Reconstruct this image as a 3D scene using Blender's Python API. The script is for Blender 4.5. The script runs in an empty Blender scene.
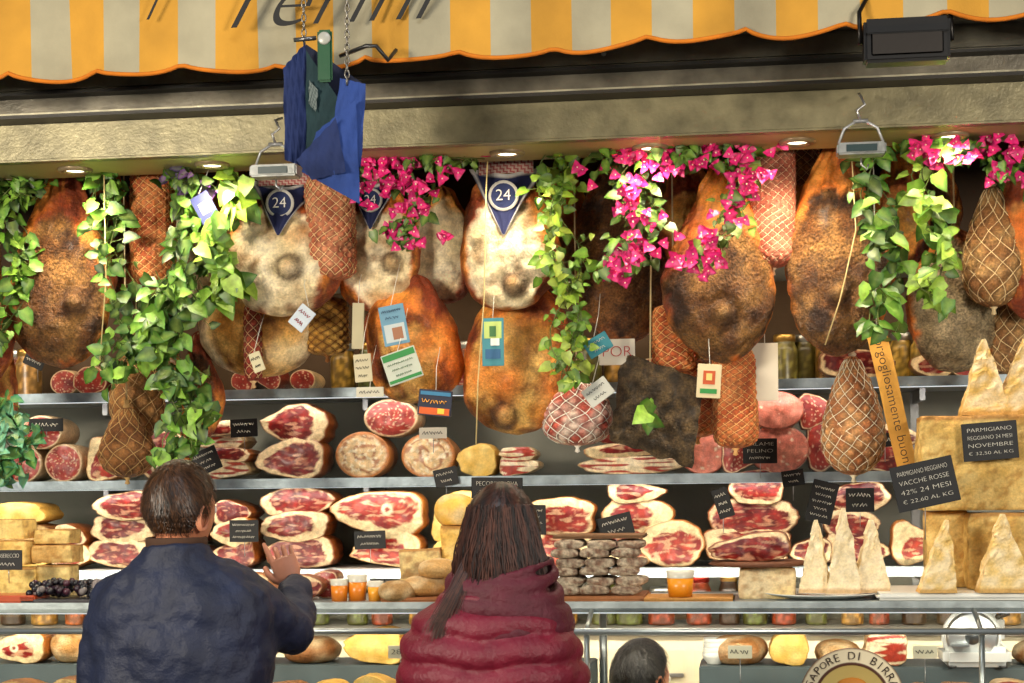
import bpy, bmesh, math, random
from mathutils import Vector, Matrix, noise, Euler
R=random.Random(7)
F=1700.0; CZ=1.75; YAW=math.radians(8); ROLL=math.radians(0.7); HV=480.0
fw=Vector((-math.sin(YAW),math.cos(YAW),0)); r0=Vector((math.cos(YAW),math.sin(YAW),0)); u0=Vector((0,0,1))
rt=r0*math.cos(ROLL)-u0*math.sin(ROLL); up=r0*math.sin(ROLL)+u0*math.cos(ROLL)
CAM=Vector((0,0,CZ))
def dirn(u,v): return fw+rt*((u-512)/F)+up*((HV-v)/F)
def P(u,v,y):
    d=dirn(u,v); return CAM+d*(y/d.y)
def S(u,y): return (y/dirn(u,HV).y)/F
def C(r,g,b,a=0.5):
    f=lambda c:((c/255+0.055)/1.055)**2.4 if c>10 else c/255/12.92
    return (f(r),f(g),f(b),a)
def mx(a,b,t):
    t=max(0,min(1,t)); return tuple(a[i]*(1-t)+b[i]*t for i in range(4))
def nz(x,y,z,s): return noise.noise(Vector((x*s,y*s,z*s)))
def sst(a,b,x):
    t=max(0,min(1,(x-a)/(b-a))); return t*t*(3-2*t)
# ---------------------------------------------------------------- materials
MAT={}
def nodes(name):
    m=bpy.data.materials.new(name); m.use_nodes=True; nt=m.node_tree; b=nt.nodes['Principled BSDF']; MAT[name]=m
    return m,nt,b
def vc(name,rough=.5,bscale=120,bstr=.5,var=.25,vscale=60,metal=0,coat=0,sss=0,const=None,spec=.5,trans=0,speck=0,bd=.01,det=4):
    m,nt,b=nodes(name); N=nt.nodes; L=nt.links
    tc=N.new('ShaderNodeTexCoord')
    n1=N.new('ShaderNodeTexNoise'); n1.inputs['Scale'].default_value=vscale; n1.inputs['Detail'].default_value=det
    L.new(tc.outputs['Object'],n1.inputs['Vector'])
    mr=N.new('ShaderNodeMapRange'); mr.inputs[1].default_value=.3; mr.inputs[2].default_value=.7; mr.inputs[3].default_value=1-var; mr.inputs[4].default_value=1+var
    L.new(n1.outputs['Fac'],mr.inputs[0])
    vm=N.new('ShaderNodeVectorMath'); vm.operation='SCALE'
    if const is None:
        at=N.new('ShaderNodeAttribute'); at.attribute_name='Col'
        L.new(at.outputs['Color'],vm.inputs[0])
    else:
        vm.inputs[0].default_value=const[:3]
    fac=mr.outputs[0]
    if speck:
        n3=N.new('ShaderNodeTexNoise'); n3.inputs['Scale'].default_value=vscale*4.5; n3.inputs['Detail'].default_value=3; L.new(tc.outputs['Object'],n3.inputs['Vector'])
        m3=N.new('ShaderNodeMapRange'); m3.inputs[1].default_value=.38; m3.inputs[2].default_value=.62; m3.inputs[4].default_value=1+speck*.5
        if const is None:
            q=N.new('ShaderNodeMath'); q.operation='MULTIPLY'; q.inputs[1].default_value=-speck*1.6; L.new(at.outputs['Alpha'],q.inputs[0]); q2=N.new('ShaderNodeMath'); q2.inputs[1].default_value=1; L.new(q.outputs[0],q2.inputs[0]); L.new(q2.outputs[0],m3.inputs[3])
        else: m3.inputs[3].default_value=1-speck
        L.new(n3.outputs['Fac'],m3.inputs[0]); mm=N.new('ShaderNodeMath'); mm.operation='MULTIPLY'; L.new(fac,mm.inputs[0]); L.new(m3.outputs[0],mm.inputs[1]); fac=mm.outputs[0]
    L.new(fac,vm.inputs['Scale']); L.new(vm.outputs[0],b.inputs['Base Color'])
    b.inputs['Roughness'].default_value=rough; b.inputs['Metallic'].default_value=metal
    b.inputs['Coat Weight'].default_value=coat; b.inputs['Coat Roughness'].default_value=.25
    b.inputs['Specular IOR Level'].default_value=spec
    if sss: 
        b.inputs['Subsurface Weight'].default_value=sss; b.inputs['Subsurface Radius'].default_value=(.012,.005,.003); b.inputs['Subsurface Scale'].default_value=.5
    if bstr:
        n2=N.new('ShaderNodeTexNoise'); n2.inputs['Scale'].default_value=bscale; n2.inputs['Detail'].default_value=5; n2.inputs['Roughness'].default_value=.65
        L.new(tc.outputs['Object'],n2.inputs['Vector'])
        bp=N.new('ShaderNodeBump'); bp.inputs['Distance'].default_value=bd
        L.new(n2.outputs['Fac'],bp.inputs['Height'])
        if const is None:
            ml=N.new('ShaderNodeMath'); ml.operation='MULTIPLY'; ml.inputs[1].default_value=bstr*2
            L.new(at.outputs['Alpha'],ml.inputs[0]); L.new(ml.outputs[0],bp.inputs['Strength'])
        else: bp.inputs['Strength'].default_value=bstr
        L.new(bp.outputs['Normal'],b.inputs['Normal'])
    return m
vc('cured',.56,70,.9,.26,32,coat=.05,speck=.28,bd=.018,det=5)
vc('cutmeat',.36,90,.35,.26,60,coat=.2,speck=.16,det=5)
vc('cheese',.65,90,.5,.12,34,speck=.12,bd=.010,det=6)
vc('leaf',.45,40,.2,.3,50,coat=.05)
vc('cloth',.85,250,.25,.12,20)
vc('awning',.9,60,.3,.26,4,det=6)
vc('paper',.6,30,.05,.05,10)
vc('plastic',.35,30,.05,.06,10,coat=.2)
vc('string',.8,200,.2,.1,80)
vc('skin',.5,150,.12,.1,30,sss=.1)
vc('hair',.42,60,.1,.3,90,spec=.6)
vc('metal',.32,40,.08,.12,8,metal=.85)
vc('dullmetal',.38,60,.15,.34,14,metal=.35,det=8)
vc('paint',.5,20,.1,.12,6)
vc('wall',.75,20,.3,.12,3)
m,nt,b=nodes('glass')
N=nt.nodes; tr=N.new('ShaderNodeBsdfTransparent'); tr.inputs[0].default_value=(.96,.98,.97,1); gl=N.new('ShaderNodeBsdfGlossy'); gl.inputs['Roughness'].default_value=.04
fr=N.new('ShaderNodeLayerWeight'); fr.inputs[0].default_value=.12; ms=N.new('ShaderNodeMixShader')
nt.links.new(fr.outputs[0],ms.inputs[0]); nt.links.new(tr.outputs[0],ms.inputs[1]); nt.links.new(gl.outputs[0],ms.inputs[2]); nt.links.new(ms.outputs[0],N['Material Output'].inputs[0])
m,nt,b=nodes('lampglow'); b.inputs['Emission Color'].default_value=(1,.86,.62,1); b.inputs['Emission Strength'].default_value=5
m,nt,b=nodes('ledglow'); b.inputs['Emission Color'].default_value=(.85,.95,1,1); b.inputs['Emission Strength'].default_value=.8
# ---------------------------------------------------------------- mesh builder
class G:
    def __init__(s): s.V=[];s.Fc=[];s.Co=[];s.Mi=[];s.Sm=[]
    def add(s,vs,fs,cs,mat,smooth=True):
        o=len(s.V); s.V+= [tuple(v) for v in vs]
        if isinstance(cs,tuple): cs=[cs]*len(vs)
        s.Co+=cs
        for f in fs: s.Fc.append(tuple(i+o for i in f)); s.Mi.append(mat); s.Sm.append(smooth)
    def grid(s,rows,cs,mat,wrap=True,smooth=True):
        n=len(rows[0]); vs=[p for r in rows for p in r]; fs=[]
        for i in range(len(rows)-1):
            for j in range(n if wrap else n-1):
                k=(j+1)%n; fs.append((i*n+j,i*n+k,(i+1)*n+k,(i+1)*n+j))
        s.add(vs,fs,cs,mat,smooth)
    def tube(s,path,rad,col,mat,n=6,cap=True):
        path=[Vector(p) for p in path]; rows=[]
        for i,p in enumerate(path):
            a=path[max(i-1,0)]; b=path[min(i+1,len(path)-1)]; d=(b-a)
            if d.length<1e-9: d=Vector((0,0,1))
            d.normalize(); ref=Vector((0,1,0)) if abs(d.y)<.9 else Vector((1,0,0))
            x=d.cross(ref).normalized(); y=d.cross(x)
            r=rad[i] if isinstance(rad,(list,tuple)) else rad
            rows.append([p+x*(r*math.cos(2*math.pi*k/n))+y*(r*math.sin(2*math.pi*k/n)) for k in range(n)])
        if cap: rows=[[path[0]]*n]+rows+[[path[-1]]*n]
        s.grid(rows,col,mat)
    def box(s,c,sz,col,mat,bev=0.0,rot=None,smooth=False):
        bm=bmesh.new(); bmesh.ops.create_cube(bm,size=1)
        bmesh.ops.scale(bm,vec=sz,verts=bm.verts)
        if bev: bmesh.ops.bevel(bm,geom=bm.edges[:],offset=bev,segments=2,affect='EDGES')
        if rot is not None: bmesh.ops.rotate(bm,matrix=rot,verts=bm.verts,cent=(0,0,0))
        c=Vector(c); bm.verts.index_update()
        s.add([v.co+c for v in bm.verts],[[v.index for v in f.verts] for f in bm.faces],col,mat,smooth); bm.free()
    def quad(s,a,b,c,d,col,mat): s.add([a,b,c,d],[(0,1,2,3)],col,mat,False)
    def lathe(s,c,pr,col,mat,n=24,axis='Z'):
        rows=[]
        cs=[]
        for k,(r,z) in enumerate(pr):
            row=[]
            for j in range(n):
                a=2*math.pi*j/n
                q=(r*math.cos(a),r*math.sin(a),z) if axis=='Z' else (r*math.cos(a),z,r*math.sin(a))
                row.append(Vector(c)+Vector(q))
                if isinstance(col,list): cs.append(col[k])
            rows.append(row)
        s.grid(rows,cs if cs else col,mat)
    def sph(s,c,r,col,mat,n=12,fn=None):
        if not isinstance(r,(tuple,list)): r=(r,r,r)
        rows=[];cs=[]
        for i in range(n+1):
            t=math.pi*i/n; row=[]
            for j in range(n*2):
                a=math.pi*j/n; d=Vector((math.sin(t)*math.cos(a),math.sin(t)*math.sin(a),-math.cos(t)))
                row.append(Vector(c)+Vector((d.x*r[0],d.y*r[1],d.z*r[2])))
            rows.append(row)
        s.grid(rows,col,mat)
    def ob(s,name,parent=None):
        me=bpy.data.meshes.new(name)
        xs=[v[0] for v in s.V];ys=[v[1] for v in s.V];zs=[v[2] for v in s.V]
        o=Vector(((min(xs)+max(xs))/2,(min(ys)+max(ys))/2,(min(zs)+max(zs))/2))
        me.from_pydata([Vector(v)-o for v in s.V],[],s.Fc)
        used=[]
        for m_ in s.Mi:
            if m_ not in used: used.append(m_)
        for m_ in used: me.materials.append(MAT[m_])
        me.polygons.foreach_set('material_index',[used.index(x) for x in s.Mi]); me.polygons.foreach_set('use_smooth',s.Sm)
        ca=me.color_attributes.new('Col','FLOAT_COLOR','POINT'); ca.data.foreach_set('color',[x for c in s.Co for x in c])
        me.update(); obj=bpy.data.objects.new(name,me); obj.location=o; bpy.context.scene.collection.objects.link(obj)
        return obj
def empty(name,loc):
    e=bpy.data.objects.new(name,None); e.location=loc; e.empty_display_size=.1; bpy.context.scene.collection.objects.link(e)
    return e
def par(o,p):
    o.parent=p; o.matrix_parent_inverse=Matrix.Translation(p.location).inverted()
TX=[]
def text(body,c,w,h,col,parent,rot=0,yaw=0,shear=0,name='lettering',ext=.0006,off=-.012):
    cu=bpy.data.curves.new(name,'FONT'); cu.body=body; cu.align_x='CENTER'; cu.align_y='CENTER'; cu.size=h*1.3; cu.extrude=ext; cu.shear=shear; cu.offset=off*h
    k='ink_%d_%d_%d'%tuple(int(x*255) for x in col[:3])
    if k not in MAT:
        m,nt,b=nodes(k); b.inputs['Base Color'].default_value=(*col[:3],1); b.inputs['Roughness'].default_value=.7
    cu.materials.append(MAT[k]); o=bpy.data.objects.new(name,cu); bpy.context.scene.collection.objects.link(o)
    o.location=c; o.rotation_euler=(Matrix.Rotation(yaw,3,'Z')@Matrix.Rotation(-rot,3,'Y')@Matrix.Rotation(math.pi/2,3,'X')).to_euler()
    TX.append((o,w,h)); 
    if parent: par(o,parent)
    return o
# ---------------------------------------------------------------- room shell
A,B_,C_=2.08,1.762,1.44
def room():
    g=G(); g.box((-1,3,-.05),(9,9,.1),C(95,90,85),'wall'); g.ob('floor')
    g=G(); g.box((-1,6.47,1.7),(6.2,.1,3.4),C(132,130,116),'wall'); g.ob('wall_back')
    g=G(); g.box((-4.05,5.65,1.7),(.1,1.55,3.4),C(90,86,76),'wall'); g.ob('wall_left')
    g=G(); g.box((2.05,5.65,1.7),(.1,1.55,3.4),C(90,86,76),'wall'); g.ob('wall_right')
    g=G(); g.box((-1,5.75,3.43),(6.2,1.6,.06),C(60,55,48),'wall'); g.ob('ceiling')
    g=G(); g.box((-1,6.405,2.75),(6,.03,1.28),C(76,54,30),'wall'); g.ob('trim_dark_panel')
    g=G(); g.box((-1,6.18,.6),(5.8,.40,1.2),C(216,204,174),'paint',.006); g.box((-1,6.17,1.21),(5.9,.44,.02),C(150,146,136),'dullmetal',.004)
    for k in range(11): g.box((-3.6+k*.52,5.978,.75),(.49,.012,.80),C(216,202,168),'paint',.004); g.box((-3.42+k*.52,5.966,1.06),(.12,.014,.014),C(150,150,150),'metal',.003)
    g.ob('back_worktop')
    g=G()
    zs=2.735
    g.box((-1,5.075,zs+.06),(6,.25,.12),C(176,160,114),'paint',.004)
    g.box((-1,4.93,zs+.057),(6,.05,.115),C(132,124,94),'dullmetal',.006)
    g.box((-1,4.90,zs+.150),(6,.07,.06),C(112,106,92),'dullmetal',.008)
    g.box((-1,4.87,zs+.117),(6,.10,.010),C(44,40,34),'paint',.003)
    g.box((-1,4.885,zs+.128),(6,.085,.008),C(170,164,140),'dullmetal',.002)
    g.box((-1,4.86,zs+.225),(6,.06,.085),C(96,92,78),'dullmetal',.014)
    g.box((-1,4.86,zs+.184),(6,.09,.008),C(34,32,28),'paint',.002)
    g.box((-1,4.84,zs+.272),(6,.10,.014),C(150,144,124),'dullmetal',.004)
    g.box((-1,4.92,zs+.47),(6,.06,.38),C(74,66,50),'paint',.004)
    for k in range(7): g.lathe((-3.6+k*.8,4.828,zs+.225),[(0,-.004),(.007,-.003),(.008,0)],C(150,146,130),'dullmetal',8,'Y')
    g.ob('trim_fascia')
    for u,v in ((75,155),(212,150),(507,141),(650,134),(797,128),(950,121)):
        p=P(u,v,5.06); g=G(); z=zs
        g.lathe((p.x,5.06,z),[(0,-.004),(.030,-.004)],C(255,230,180),'lampglow',20)
        g.lathe((p.x,5.06,z),[(.030,-.003),(.032,-.009),(.05,-.010),(.054,-.004),(.054,.001)],C(150,130,100),'dullmetal',24)
        g.ob('recessed_downlight')
        l=bpy.data.lights.new('downlight_beam','SPOT'); l.energy=16 if u==507 else 29; l.spot_size=math.radians(150); l.spot_blend=.9; l.color=(1,.84,.62); l.shadow_soft_size=.06
        o=bpy.data.objects.new('downlight_beam',l); o.location=(p.x,5.04,z-.03); o.rotation_euler=(math.radians(6),0,0); bpy.context.scene.collection.objects.link(o)
    g=G()
    for y in (5.3,5.42,5.54,5.66):
        g.tube([(-3.95,y,3.02),(1.95,y,3.02)],.012,C(120,115,105),'metal',8)
    for x in (-3.2,-1,1.2):
        for y in (5.3,5.66): g.tube([(x,y,3.02),(x,y,3.41)],.01,C(120,115,105),'metal',6)
    g.ob('hanging_rail')
    for nm,z in (('a',A),('b',B_),('c',C_),('d',2.5)):
        g=G(); g.box((-1,6.125,z-.012),(5.9,.53,.024),C(176,186,186),'plastic',.003)
        g.box((-1,5.856,z-.014),(5.9,.012,.034),C(150,164,172),'dullmetal',.003)
        for x in (-3.4,-2.4,-1.4,-.4,.6,1.6): g.box((x,6.25,z-.045),(.02,.28,.045),C(150,150,150),'metal',.002)
        if z<2.4: g.box((-1,5.89,z-.029),(5.9,.02,.006),C(255,255,255),'ledglow')
        g.ob('display_shelf')
    g=G()
    for x in (-3.4,-1.4,.6): g.box((x,6.425,1.6),(.03,.02,3),C(120,120,118),'metal',.002)
    g.ob('shelf_upright')
room()
# ---------------------------------------------------------------- hams
PR={'ham':[(0,0),(.02,.26),(.06,.5),(.13,.74),(.24,.93),(.36,1),(.48,.95),(.6,.8),(.72,.62),(.83,.45),(.92,.30),(.97,.2),(1,0)],
 'round':[(0,0),(.02,.33),(.06,.58),(.14,.82),(.26,.97),(.4,1),(.54,.97),(.68,.84),(.8,.62),(.9,.4),(.96,.27),(1,0)],
 'pear':[(0,0),(.02,.3),(.06,.55),(.14,.82),(.28,1),(.42,.97),(.58,.82),(.74,.6),(.87,.38),(.95,.22),(1,0)],
 'caps':[(0,0),(.015,.4),(.04,.7),(.09,.93),(.2,1),(.5,.98),(.8,.97),(.92,.85),(.97,.5),(1,0)]}
def prof(k,t):
    p=PR[k]
    for i in range(len(p)-1):
        if t<=p[i+1][0]:
            a,b=p[i],p[i+1]; h=b[0]-a[0]; q=(t-a[0])/h
            def sl(j):
                if j==0: return (p[1][1]-p[0][1])/(p[1][0]-p[0][0])
                if j==len(p)-1: return (p[j][1]-p[j-1][1])/(p[j][0]-p[j-1][0])
                return (p[j+1][1]-p[j-1][1])/(p[j+1][0]-p[j-1][0])
            return (2*q**3-3*q*q+1)*a[1]+(q**3-2*q*q+q)*h*sl(i)+(-2*q**3+3*q*q)*b[1]+(q**3-q*q)*h*sl(i+1)
    return 0
FACE={'pepper':(C(128,78,30,1),C(182,130,66,1),C(66,36,14,1)),
 'lard':(C(228,206,158,.25),C(242,226,190,.25),C(166,132,92,.35)),
 'ochre':(C(204,140,52,.4),C(234,186,100,.4),C(136,80,28,.5)),
 'grey':(C(180,156,114,.9),C(214,192,150,.9),C(120,92,58,.9)),
 'dark':(C(112,64,26,1),C(154,100,48,1),C(56,30,12,1))}
SKIN=(C(216,110,26,.3),C(240,158,62,.3),C(138,54,14,.5))
def ham(u,v,w,h,y,kind='pepper',shape='ham',knob=None,lean=0,seed=0,skin=SKIN,fw_=.40,fh=.40,fz=.42,name='prosciutto_ham',tilt=0):
    c=P(u,v,y); s=S(u,y); W=w*s; H=h*s; D=W*.62; z0=c.z-H/2; n1,n2=64,72
    if knob: k=P(knob[0],knob[1],y-D/2); kx,kz=k.x,k.z
    fc=FACE[kind]; rows=[];cs=[]
    so=seed*3.7
    def sway(t): return lean*s*(t-.4)**2*2*(1 if t>.4 else 0)+tilt*s*(t-.5)
    rough_=kind in('pepper','grey','dark')
    for i in range(n1+1):
        t=(1-math.cos(math.pi*i/n1))/2; r=prof(shape,t); row=[]
        for j in range(n2):
            a=2*math.pi*j/n2; dx,dy=math.cos(a),math.sin(a)
            asym=1+.09*math.sin(so+t*5)*dx
            x=r*W/2*dx*asym; yy=r*D/2*dy*(1.0 if dy>0 else .92); z=z0+t*H
            nn=.013*nz(x+so,yy,z,8)+.007*nz(x,yy+so,z,24)
            nn+=.006*math.sin(a*9+so+4*nz(x,yy,z+so,10))*sst(.5,.85,t)
            m=0
            if dy<.1:
                e=math.hypot((x)/(fw_*W),(z-z0-fz*H)/(fh*H))+.20*nz(x+so,0,z,13)+.10*nz(x,so,z,45)
                m=1-sst(.9,1.02,e); nn+=.009*math.exp(-((e-1.02)/.07)**2)*(-dy if dy<0 else 0)
                if rough_: nn+=m*(.006*nz(x,yy,z+so,55)+.006*nz(x,yy+so,z,100)-.005)
                if kind=='lard': nn+=m*(.016*nz(x*.6+so,yy,z*1.6,16)+.005*nz(x+so,yy,z,50))
            nn*=min(1,r*3)
            sk=mx(skin[0],skin[1],.5+1.2*nz(x+so,yy,z,11)); sk=mx(sk,skin[2],.34+1.6*nz(x,yy+so*2,z,7)+(.35*sst(.8,.95,t))+(.25 if t<.1 else 0)+.7*nz(x*3,yy*3+so,z*.6,22))
            f=mx(fc[0],fc[1],.5+1.4*nz(x+so,yy,z,15)); f=mx(f,fc[2],-.02+1.4*nz(x,yy+so,z,10)+.9*nz(x,yy,z+so,36))
            if kind=='lard': f=mx(f,skin[1],.1+1.6*nz(x-so,yy,z,6)-.5)
            if kind in('ochre',): f=mx(f,skin[0],.05+1.4*nz(x-so,yy,z,8))
            col=mx(sk,f,m)
            if dy<.1: col=mx(col,(.03,.012,.004,.6),.4*math.exp(-((e-1.12)/.05)**2))
            x+=dx*nn; yy+=dy*nn; X=c.x+sway(t)+x
            if knob and dy<0:
                d=math.hypot(X-kx,z-kz); q=W*.065
                yy-=W*.10*math.exp(-(d/q)**2); yy+=W*.04*math.exp(-((d-q*2.1)/(q*.7))**2)
                col=mx(col,C(74,42,18,.8),.75*math.exp(-((d-q*1.6)/(q*.5))**2))
                col=mx(col,C(206,160,100,.5),.6*math.exp(-(d/(q*.8))**2))
            row.append((X,y+yy,z)); cs.append(col)
        rows.append(row)
    g=G(); g.grid(rows,cs,'cured')
    tp=Vector((c.x+sway(1),y,z0+H))
    tz=3.03
    rr=.012
    if tp.z<2.95:
        g.tube([(tp.x+rr*1.6*math.cos(a),tp.y-.004,tp.z-.03+.018*math.sin(a)) for a in [i*math.pi/6 for i in range(13)]],.004,C(205,180,130),'string',5)
        g.tube([tp-Vector((0,0,.02)),(tp.x,y,tz)],.0032,C(200,178,130),'string',5)
    g.tube([(tp.x,y+.014*math.cos(a),3.02+.018*math.sin(a)) for a in [math.radians(q) for q in range(-150,200,25)]],.003,C(150,150,150),'metal',5)
    o=g.ob(name)
    def front(x,z):
        t=max(.01,min(.99,(z-z0)/H)); r=max(.05,prof(shape,t))*W/2; q=(x-c.x-sway(t))/r; q=max(-.97,min(.97,q))
        return y-D/2*.92*prof(shape,t)*math.sqrt(1-q*q)-.012
    return o,front,s
def netted(u,v,w,h,y,col,col2,ncol,shape='caps',N=9,turns=1.5,seed=0,name='netted_salami',tilt=0,nr=.0015,hang=True,knobs=False,dep=.9):
    c=P(u,v,y); s=S(u,y); W=w*s; H=h*s; z0=c.z-H/2; rows=[];cs=[]; n1,n2=72,N*8
    def pt(t,a,ex=0):
        a=a+.07*math.sin(t*11+seed)+.05*math.sin(t*23+a*2)
        r=prof(shape,t)*W/2; q=abs(math.sin(N*a/2+math.pi*turns*N/2*t))*abs(math.sin(N*a/2-math.pi*turns*N/2*t))
        rr=r*(1+.07*nz(math.cos(a)+seed,math.sin(a),t*2,2))+(.009*(q**.6)*min(1,r/(W*.3)) if ex==0 else ex)
        return Vector((c.x+tilt*s*(t-.5)+rr*math.cos(a),y+rr*math.sin(a)*dep,z0+t*H)),q
    for i in range(n1+1):
        t=(1-math.cos(math.pi*i/n1))/2; row=[]
        for j in range(n2):
            p,q=pt(t,2*math.pi*j/n2); row.append(p)
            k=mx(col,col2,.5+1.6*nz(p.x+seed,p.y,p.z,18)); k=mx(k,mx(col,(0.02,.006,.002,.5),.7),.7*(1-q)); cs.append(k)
        rows.append(row)
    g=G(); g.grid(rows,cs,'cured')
    for d in (1,-1):
        for k in range(N):
            path=[]
            for i in range(3,62):
                t=i/64; a=2*math.pi*k/N+d*math.pi*turns*t; path.append(pt(t,a,.004)[0])
            g.tube(path,nr,ncol,'string',3,False)
    top=Vector((c.x+tilt*s*.5,y,z0+H))
    g.lathe(top,[(0,-.01),(.010,-.008),(.013,0),(.006,.006),(.010,.02),(0,.024)],ncol,'string',10)
    g.lathe(Vector((c.x-tilt*s*.5,y,z0)),[(0,-.022),(.009,-.018),(.005,-.006),(.013,.002),(0,.012)],ncol,'string',10)
    if hang:
        g.tube([top,(top.x,y,3.03)],.0028,C(205,185,140),'string',5)
        g.tube([(top.x,y+.014*math.cos(a),3.02+.018*math.sin(a)) for a in [math.radians(q) for q in range(-150,200,25)]],.003,C(150,150,150),'metal',5)
    return g.ob(name)
H1=ham(62,266,114,206,5.3,'pepper',knob=(72,300),seed=1,fh=.37,fz=.36,fw_=.43)
H3=ham(282,252,110,130,5.3,'lard','round',knob=(287,266),seed=2,fh=.44,fw_=.43,fz=.40)
H5=ham(378,243,84,140,5.42,'lard','round',knob=(390,262),seed=3,fh=.38,fz=.38,fw_=.43)
ham(442,245,66,120,5.54,'lard','round',seed=4,fh=.44)
H7=ham(507,235,100,152,5.3,'lard','round',knob=(513,283),seed=5,fh=.38,fz=.35,fw_=.42)
ham(262,315,120,125,5.54,'ochre','round',seed=6,fw_=.44,fh=.44,skin=FACE['lard'])
H9=ham(412,338,98,132,5.42,'ochre','round',knob=(392,372),seed=7,fh=.30,fz=.30,fw_=.34)
H10=ham(517,350,110,170,5.42,'ochre','round',knob=(502,415),seed=8,fh=.4,fz=.33,fw_=.42)
ham(620,243,104,205,5.54,'dark','ham',seed=9,skin=(C(160,88,34,.6),C(190,116,54,.6),C(90,44,18,.6)),fw_=.46)
ham(688,210,66,120,5.54,'ochre','ham',seed=10,fh=.2)
H13=ham(723,262,114,204,5.3,'pepper','ham',knob=(722,312),seed=11,fh=.34,fz=.30,fw_=.50)
ham(835,246,106,222,5.3,'pepper','ham',knob=(838,292),seed=12,fh=.40,fz=.36,fw_=.50,lean=10)
ham(900,205,62,130,5.54,'ochre','ham',seed=13,fh=.2,fw_=.3)
ham(955,300,90,146,5.42,'grey','round',seed=14,fw_=.50,fh=.48)
ham(930,200,58,140,5.66,'dark','ham',seed=15)
ham(1024,225,60,190,5.3,'ochre','ham',seed=16,fh=.2)
ham(200,385,44,110,5.54,'dark','ham',seed=17)
ham(195,235,60,150,5.66,'lard','ham',seed=18)
ham(-22,300,70,190,5.3,'pepper','ham',seed=19)
ham(2,385,36,95,5.42,'ochre','ham',seed=20,skin=(C(196,104,40,.3),C(210,130,70,.3),C(120,44,18,.3)))
ham(110,230,60,140,5.66,'dark','ham',seed=21)
ham(565,230,60,150,5.66,'ochre','ham',seed=22,fh=.2)
ham(665,180,50,110,5.66,'ochre','ham',seed=23)
ham(795,190,50,130,5.66,'ochre','ham',seed=24)
ham(340,200,50,100,5.66,'dark','ham',seed=25)
ham(235,215,56,120,5.66,'ochre','ham',seed=26)
OR=(C(206,96,40,.3),C(234,142,74,.3),C(244,190,120))
netted(153,224,42,132,5.3,*OR,N=13,turns=2.4,seed=1)
netted(330,226,48,112,5.3,C(190,100,64,.3),C(228,150,106,.3),C(240,206,150),N=14,turns=1.6,seed=2)
netted(772,202,44,134,5.3,C(190,94,66,.3),C(222,138,106,.3),C(240,200,160),N=14,turns=2.4,seed=3)
netted(735,396,42,106,5.42,*OR,N=12,turns=2.2,seed=4)
netted(697,398,36,80,5.54,*OR,N=10,turns=2,seed=5)
netted(674,338,40,70,5.42,*OR,N=10,turns=1.6,seed=6)
netted(803,180,30,90,5.66,C(170,100,60),C(200,140,80),C(220,180,130),N=9,turns=2,seed=7)
netted(327,326,40,60,5.54,C(196,140,50),C(230,180,80),C(120,70,20),N=10,turns=1.4,seed=8)
netted(253,342,15,80,5.42,C(150,40,24),C(190,90,60),C(220,180,130),N=5,turns=3,seed=18)
netted(137,385,52,112,5.42,C(166,106,52,.6),C(208,152,84,.6),C(220,184,126),'pear',9,1.3,9,name='netted_culatello')
netted(127,442,54,72,5.3,C(140,86,38,.6),C(184,124,64,.6),C(196,158,100),'pear',9,1,10,name='netted_culatello')
netted(993,246,58,124,5.3,C(188,128,70,.6),C(222,172,106,.6),C(242,214,160),'pear',9,1.3,11,name='netted_culatello')
netted(1012,330,44,90,5.42,C(164,112,62,.6),C(204,158,98,.6),C(232,204,150),'pear',9,1.2,12,name='netted_culatello')
netted(853,415,60,122,5.42,C(204,128,74,.5),C(232,174,112,.5),C(250,238,206),'pear',11,1.5,13,name='netted_culatello')
netted(577,412,68,68,5.42,C(206,90,72,.3),C(240,216,196,.3),C(250,244,230),'round',12,.9,14,name='netted_culatello',nr=.002)
def slab():
    c=P(657,410,5.3); s=S(657,5.3); rows=[];cs=[]
    g=G()
    for side in (1,-1):
        rows=[];cs=[]
        for i in range(33):
            row=[]
            for j in range(33):
                a=(i/32-.5);b=(j/32-.5); th=.025*(1-(2*a)**6)*(1-(2*b)**6)
                x=b*82*s+a*14*s+.012*nz(a*3,b*3,1,2); z=a*88*s-b*30*s+.014*nz(a*3,b*3,5,2)
                row.append((c.x+x,c.y+side*th+.014*nz(a*6,b*6,3,1)+.004*nz(a*30,b*30,3,1),c.z+z))
                cs.append(mx(C(62,48,30,.9),C(122,98,62,.9),.4+1.5*nz(a*9,b*9,2,1)+.5*nz(a*30,b*30,2,1)))
            rows.append(row)
        g.grid(rows,cs,'cured',False)
    g.tube([(c.x-.02,c.y,c.z+.13),(c.x,5.3,3.03)],.003,C(200,178,130),'string',5)
    g.ob('pepper_cured_guanciale')
slab()
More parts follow.
